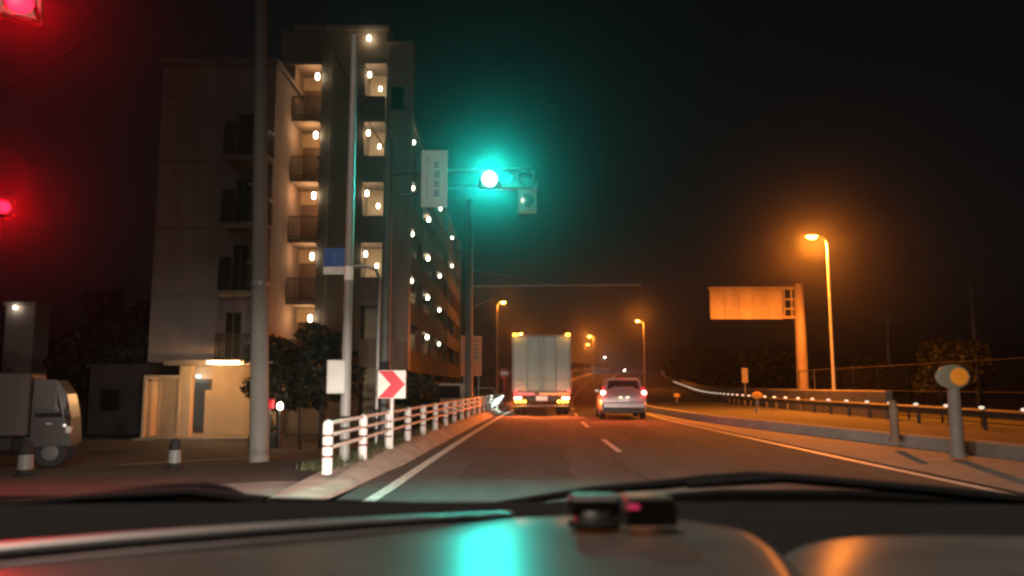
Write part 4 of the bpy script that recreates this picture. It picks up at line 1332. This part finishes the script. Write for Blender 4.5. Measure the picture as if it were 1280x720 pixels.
# parked van behind the fence end
vq = P(560, 490, 36)
vz = lot(vq.x, 36)
van = empty('parked_van', (vq.x, 36, -0.45), 0, 'small pale van with a lit lamp parked behind the white fence', 'van')
vm = M('van_white', (0.45, 0.44, 0.42), 0.4, 0.06, 2)
MB().loft([[(-w_, y, 0.3), (-w_ - 0.03, y, 0.95), (-w_ + 0.08, y, h_), (w_ - 0.08, y, h_), (w_ + 0.03, y, 0.95), (w_, y, 0.3)] for y, w_, h_ in ((0, 0.62, 1.0), (0.12, 0.68, 1.1), (0.5, 0.7, 1.78), (3.2, 0.7, 1.82), (3.35, 0.66, 1.7))]).build('body', vm, van, smooth=True)
MB().add([(-0.55, 0.13, 1.14), (0.55, 0.13, 1.14), (0.5, 0.44, 1.70), (-0.5, 0.44, 1.70)], [(0, 1, 2, 3)]).build('windscreen', glassd, van)
for s in (-1, 1):
    MB().lathe([(0.09, 0.02), (0.08, -0.03)], (s * 0.48, 0.0, 0.75), axis='y', n=12).build('headlight', bulbw if s < 0 else M('head_lens', None), van)
    wheel(van, s * 0.6, 0.7, 0.27, 0.16)
    wheel(van, s * 0.6, 2.7, 0.27, 0.16)
MB().box(-0.62, 0.62, -0.06, 0.05, 0.3, 0.5, 0.03).build('bumper', black_p, van)

# far oncoming car with yellowish lamps on the rise
oq = P(724, 465, 185)
oc = empty('oncoming_car', (oq.x, 185, oq.z - 0.7), 0.1, 'far oncoming car with a pair of yellow green headlights on the rise', 'car')
MB().loft([[(-w_, y, 0.25), (-w_ - 0.02, y, 0.8), (-w_ + 0.14, y, h_), (w_ - 0.14, y, h_), (w_ + 0.02, y, 0.8), (w_, y, 0.25)] for y, w_, h_ in ((0, 0.7, 0.85), (1.0, 0.8, 0.98), (1.7, 0.8, 1.42), (3.3, 0.8, 1.45), (4.2, 0.72, 0.95))]).build('body', vm, oc, smooth=True)
for s in (-1, 1):
    MB().lathe([(0.17, 0.02), (0.15, -0.04)], (s * 0.62, 0.0, 0.68), axis='y', n=12).build('headlight', glow('far_head', (0.95, 1.0, 0.25), 9), oc)
    wheel(oc, s * 0.72, 0.8, 0.3, 0.2)
    wheel(oc, s * 0.72, 3.3, 0.3, 0.2)

# ------------------------------------------------------------------ the car we sit in: dashboard, wipers, bonnet, headlights
own = empty('driving_car', (0, 0, 0), 0, 'dark glossy dashboard and wipers of the car we sit in', 'car')
dashm = M('dash_plastic', (0.042, 0.039, 0.036), 0.31, 0.2, 14, bump=0.05, bscale=260, coat=0.13, spec=0.0)
dashm.node_tree.nodes['Principled BSDF'].inputs['Coat Roughness'].default_value = 0.28
dashd = M('dash_dark', (0.012, 0.012, 0.012), 0.8, 0.1, 14, spec=0.0)
cowlm = M('cowl_black', (0.006, 0.006, 0.006), 0.9, 0.1, 14, spec=0.0)
trimm = M('satin_trim', (0.16, 0.155, 0.155), 0.42, 0.08, 10, metal=0.5)


def grid(f, nu, nv):
    vs = [f(i / nu, j / nv) for j in range(nv + 1) for i in range(nu + 1)]
    w_ = nu + 1
    fs = [(j * w_ + i, j * w_ + i + 1, (j + 1) * w_ + i + 1, (j + 1) * w_ + i) for j in range(nv) for i in range(nu)]
    return MB().add(vs, fs)


def prof(tab):
    def f(t):
        for (a, va), (b, vb) in zip(tab, tab[1:]):
            if t <= b:
                q_ = (t - a) / (b - a)
                return va + (vb - va) * q_
        return tab[-1][1]
    return f


# lower dash: a broad shelf that runs to the foot of the windscreen, then the black cowl outside
D0 = 1.25 - 0.185
sh = []
for y, z in ((0.30, 0.85), (0.34, D0 - 0.03), (0.42, D0 - 0.004), (0.7, D0 + 0.004), (0.98, D0 + 0.004), (1.10, D0 + 0.02), (1.16, D0 + 0.015), (1.2, D0 - 0.04)):
    sh.append([(-0.95 + 1.9 * i / 30, y + 0.05 * (1 - ((i - 15) / 15) ** 2) * (1 if y > 0.5 else 0), z) for i in range(31)])
MB().loft(sh, cap=False).build('dash_shelf', dashd, own, smooth=True)


# raised centre pad
def pad(x0, x1, y0, y1, top, rim, nu=40, nv=24, tilt=0.0, crown=0.0, pw_=6.0):
    def f(u, v):
        a, b = 2 * u - 1, 2 * v - 1
        x = x0 + (x1 - x0) * u
        y = y0 + (y1 - y0) * v
        e = max(0.0, 1 - abs(a) ** pw_) ** 0.5 * max(0.0, 1 - abs(b) ** 8) ** 0.5
        z = rim + (top - rim) * e + crown * (1 - a * a) + tilt * (y - y0)
        # round the plan outline
        sx = 1 - 0.10 * abs(b) ** 4
        return ((x0 + x1) / 2 + (x - (x0 + x1) / 2) * sx, y, z)
    return grid(f, nu, nv)


def hood(name, edge, z, near, xn0, xn1):
    """flat topped moulding whose far rim follows edge and rolls over softly"""
    far = []
    for px_, py_ in edge:
        u, v = (px_ - 640) / F, (360 - py_) / F
        dy, dz_ = math.cos(PITCH) - v * math.sin(PITCH), math.sin(PITCH) + v * math.cos(PITCH)
        t = (z - CAM_H) / dz_
        far.append(Vector((u * t, dy * t, z)))
    # finer rim
    fine = []
    for a, b in zip(far, far[1:]):
        fine += [a.lerp(b, k / 6) for k in range(6)]
    fine.append(far[-1])
    for _ in range(4):
        fine = [fine[0]] + [(fine[i - 1] + fine[i] * 2 + fine[i + 1]) / 4 for i in range(1, len(fine) - 1)] + [fine[-1]]
    n_ = len(fine)
    rows = []
    for out_, dz_ in ((0.014, -0.045), (0.012, -0.02), (0.007, -0.008), (0.0, -0.002), (-0.012, 0.0)):
        row = []
        for i, p in enumerate(fine):
            d = (fine[min(i + 1, n_ - 1)] - fine[max(i - 1, 0)]).normalized()
            row.append(p + Vector((-d.y, d.x, 0)) * out_ + Vector((0, 0, dz_)))
        rows.append(row)
    for t in (0.2, 0.45, 0.7, 1.0):
        rows.append([rows[4][i].lerp(Vector((xn0 + (xn1 - xn0) * i / (n_ - 1), near, z - 0.004 * t)), t) for i in range(n_)])
    return MB().loft([[tuple(p) for p in r] for r in rows], cap=False).build(name, dashm, own, smooth=True)


hood('instrument_hood', [(-160, 728), (-60, 714), (150, 692), (330, 676), (460, 665), (560, 656), (640, 646), (740, 642), (850, 647), (930, 660), (972, 686), (1000, 720), (1030, 790)], D0 + 0.032, 0.40, -0.62, 0.19)
hood('passenger_pad', [(955, 790), (965, 730), (980, 692), (1010, 677), (1060, 669), (1150, 667), (1300, 668), (1500, 670)], D0 + 0.018, 0.40, 0.19, 0.80)
# satin trim edges at the left
e1 = [P(-60, 699, 0.74), P(150, 679, 0.80), P(330, 664, 0.86), P(500, 652, 0.93), P(640, 643, 1.0)]
MB().tube(e1, [0.011, 0.010, 0.008, 0.006, 0.004], 10).build('trim_strip', trimm, own, smooth=True)
e2 = [P(-60, 716, 0.69), P(150, 694, 0.75), P(330, 678, 0.80), P(460, 667, 0.85), P(560, 658, 0.9)]
MB().tube(e2, [0.004, 0.004, 0.0035, 0.003, 0.002], 8).build('trim_strip', trimm, own, smooth=True)
# cowl under the wipers
cw = []
for px_, top in ((-200, 622), (0, 620), (200, 618), (400, 623), (560, 629), (640, 631), (760, 622), (900, 612), (1050, 612), (1280, 624), (1480, 634)):
    a = P(px_, top, 1.38)
    cw.append([(a.x, 1.22, a.z - 0.10), (a.x, 1.24, a.z - 0.018), (a.x, 1.38, a.z), (a.x, 1.46, a.z - 0.03), (a.x, 1.5, a.z - 0.12)])
MB().loft(cw, cap=False).build('cowl', cowlm, own, smooth=True)


wiperm = M('wiper_black', (0.01, 0.01, 0.01), 0.75, 0.1, 8, spec=0.1)


def wiper(pts, Y, arm):
    top = [P(x, y, Y) for x, y in pts]
    bl = MB()
    secs = []
    n_ = len(top)
    for i, p in enumerate(top):
        t = i / (n_ - 1)
        r = 0.0085 * (1 - 0.55 * abs(2 * t - 1) ** 3)
        secs.append([(p.x, p.y + r * math.cos(q_ * PI / 4), p.z - r + r * math.sin(q_ * PI / 4)) for q_ in range(8)])
    bl.loft(secs, closed=True)
    o = bl.build('wiper', wiperm, own, smooth=True)
    MB().tube([P(x, y, Y - 0.02) for x, y in arm], [0.011, 0.009, 0.008, 0.006][: len(arm)], 8).build('wiper_arm', wiperm, o, smooth=True)


wiper([(-40, 628), (60, 622), (140, 612), (205, 604), (260, 602), (285, 607), (310, 618), (345, 626)], 1.34, [(330, 628), (240, 616), (120, 622), (20, 630)])
wiper([(600, 630), (680, 617), (740, 607), (830, 599), (880, 593), (940, 589), (1000, 592), (1090, 600), (1200, 613), (1300, 625)], 1.34, [(1320, 630), (1150, 612), (980, 598), (860, 606)])
# bonnet and nose below the sight line, with the dipped headlights
paintm = M('own_paint', (0.05, 0.05, 0.055), 0.3, 0.05, 2, coat=0.6)
MB().loft([[(-0.78 + 0.13 * i, y, z - 0.05 * ((i - 6) / 6) ** 2) for i in range(13)] for y, z in ((1.42, 0.95), (1.8, 0.88), (2.2, 0.76), (2.36, 0.62), (2.4, 0.35))], cap=False).build('bonnet', paintm, own, smooth=True)
for s in (-1, 1):
    MB().lathe([(0.10, -0.08), (0.12, 0.0), (0.09, 0.04), (0.02, 0.05)], (s * 0.58, 2.36, 0.62), axis='y', n=16, scale=(1.3, 0.8)).build('headlight', whitelens, own, smooth=True)
    MB().box(s * 0.58 - 0.2, s * 0.58 + 0.2, 2.40, 2.86, 0.672, 0.684).build('beam_shield', black_p, own)  # unseen plate added to block the headlight beams upward
    light('SPOT', (s * 0.58, 2.50, 0.63), 3300, (1.0, 0.87, 0.76), 0.03, own, aim=(-0.05, 1, -0.045), size=R(78), blend=0.7)

# gadgets on the dashboard
dz = D0 + 0.041
a = P(743, 640, 0.88)
pm_ = empty('phone_holder', (a.x, 0.88, dz), 0, 'black phone holder with a wide head on a short stem, on the dashboard', 'phone holder')
zt_, zb_ = P(743, 617, 0.88).z - dz, P(743, 641, 0.88).z - dz
MB().lathe([(0.020, -0.004), (0.024, 0.0), (0.022, 0.006), (0.017, 0.012), (0.017, zb_)], n=20).build('stem', black_p, pm_, smooth=True)
MB().box(-0.029, 0.029, -0.012, 0.012, zb_ - 0.002, zt_, 0.006).build('head', black_p, pm_)
MB().lathe([(0.028, -0.0045), (0.028, -0.001), (0.024, 0.001)], n=20).build('suction_base', dashd, pm_, smooth=True)
a = P(810, 640, 0.86)
gd = empty('dash_gadget', (a.x, 0.87, dz), 0.12, 'dark rounded gadget with a small pink red light on the dashboard', 'gadget')
zt_ = P(810, 618, 0.87).z - dz
MB().loft([[(x * k, y_, 0.0 + 0.0), (x * k, y_, zt_ * 0.55 * 1.0), (x * k * 0.8, y_, zt_ * kk), (-x * k * 0.8, y_, zt_ * kk), (-x * k, y_, zt_ * 0.55), (-x * k, y_, 0.0)] for x, y_, k, kk in ((0.0285, -0.022, 0.92, 0.9), (0.0285, -0.016, 1.0, 1.0), (0.0285, 0.016, 1.0, 1.0), (0.0285, 0.022, 0.9, 0.88))]).build('case', M('gadget_case', (0.03, 0.028, 0.026), 0.35, 0.1, 20), gd)
MB().box(-0.026, -0.014, -0.0245, -0.0215, zt_ * 0.60, zt_ * 0.76, 0.001).build('red_light', glow('pink_led', (1.0, 0.05, 0.16), 0.5), gd)

# ------------------------------------------------------------------ the air
hz = MB().box(-1000, 1000, -260, 1500, -3.2, 42).build('haze', asphalt)
hz.data.materials.clear()
hm_ = bpy.data.materials.new('haze_air')
hm_.use_nodes = True
nt = hm_.node_tree
for n_ in list(nt.nodes):
    if n_.type == 'BSDF_PRINCIPLED':
        nt.nodes.remove(n_)
pv = nt.nodes.new('ShaderNodeVolumePrincipled')
pv.inputs['Color'].default_value = (0.9, 0.9, 0.9, 1)
pv.inputs['Density'].default_value = 0.00052
pv.inputs['Anisotropy'].default_value = 0.945
out = [n_ for n_ in nt.nodes if n_.type == 'OUTPUT_MATERIAL'][0]
nt.links.new(pv.outputs[0], out.inputs['Volume'])
hz.data.materials.append(hm_)
tag(hz, 'thin night mist filling the air', 'haze', kind='stuff')
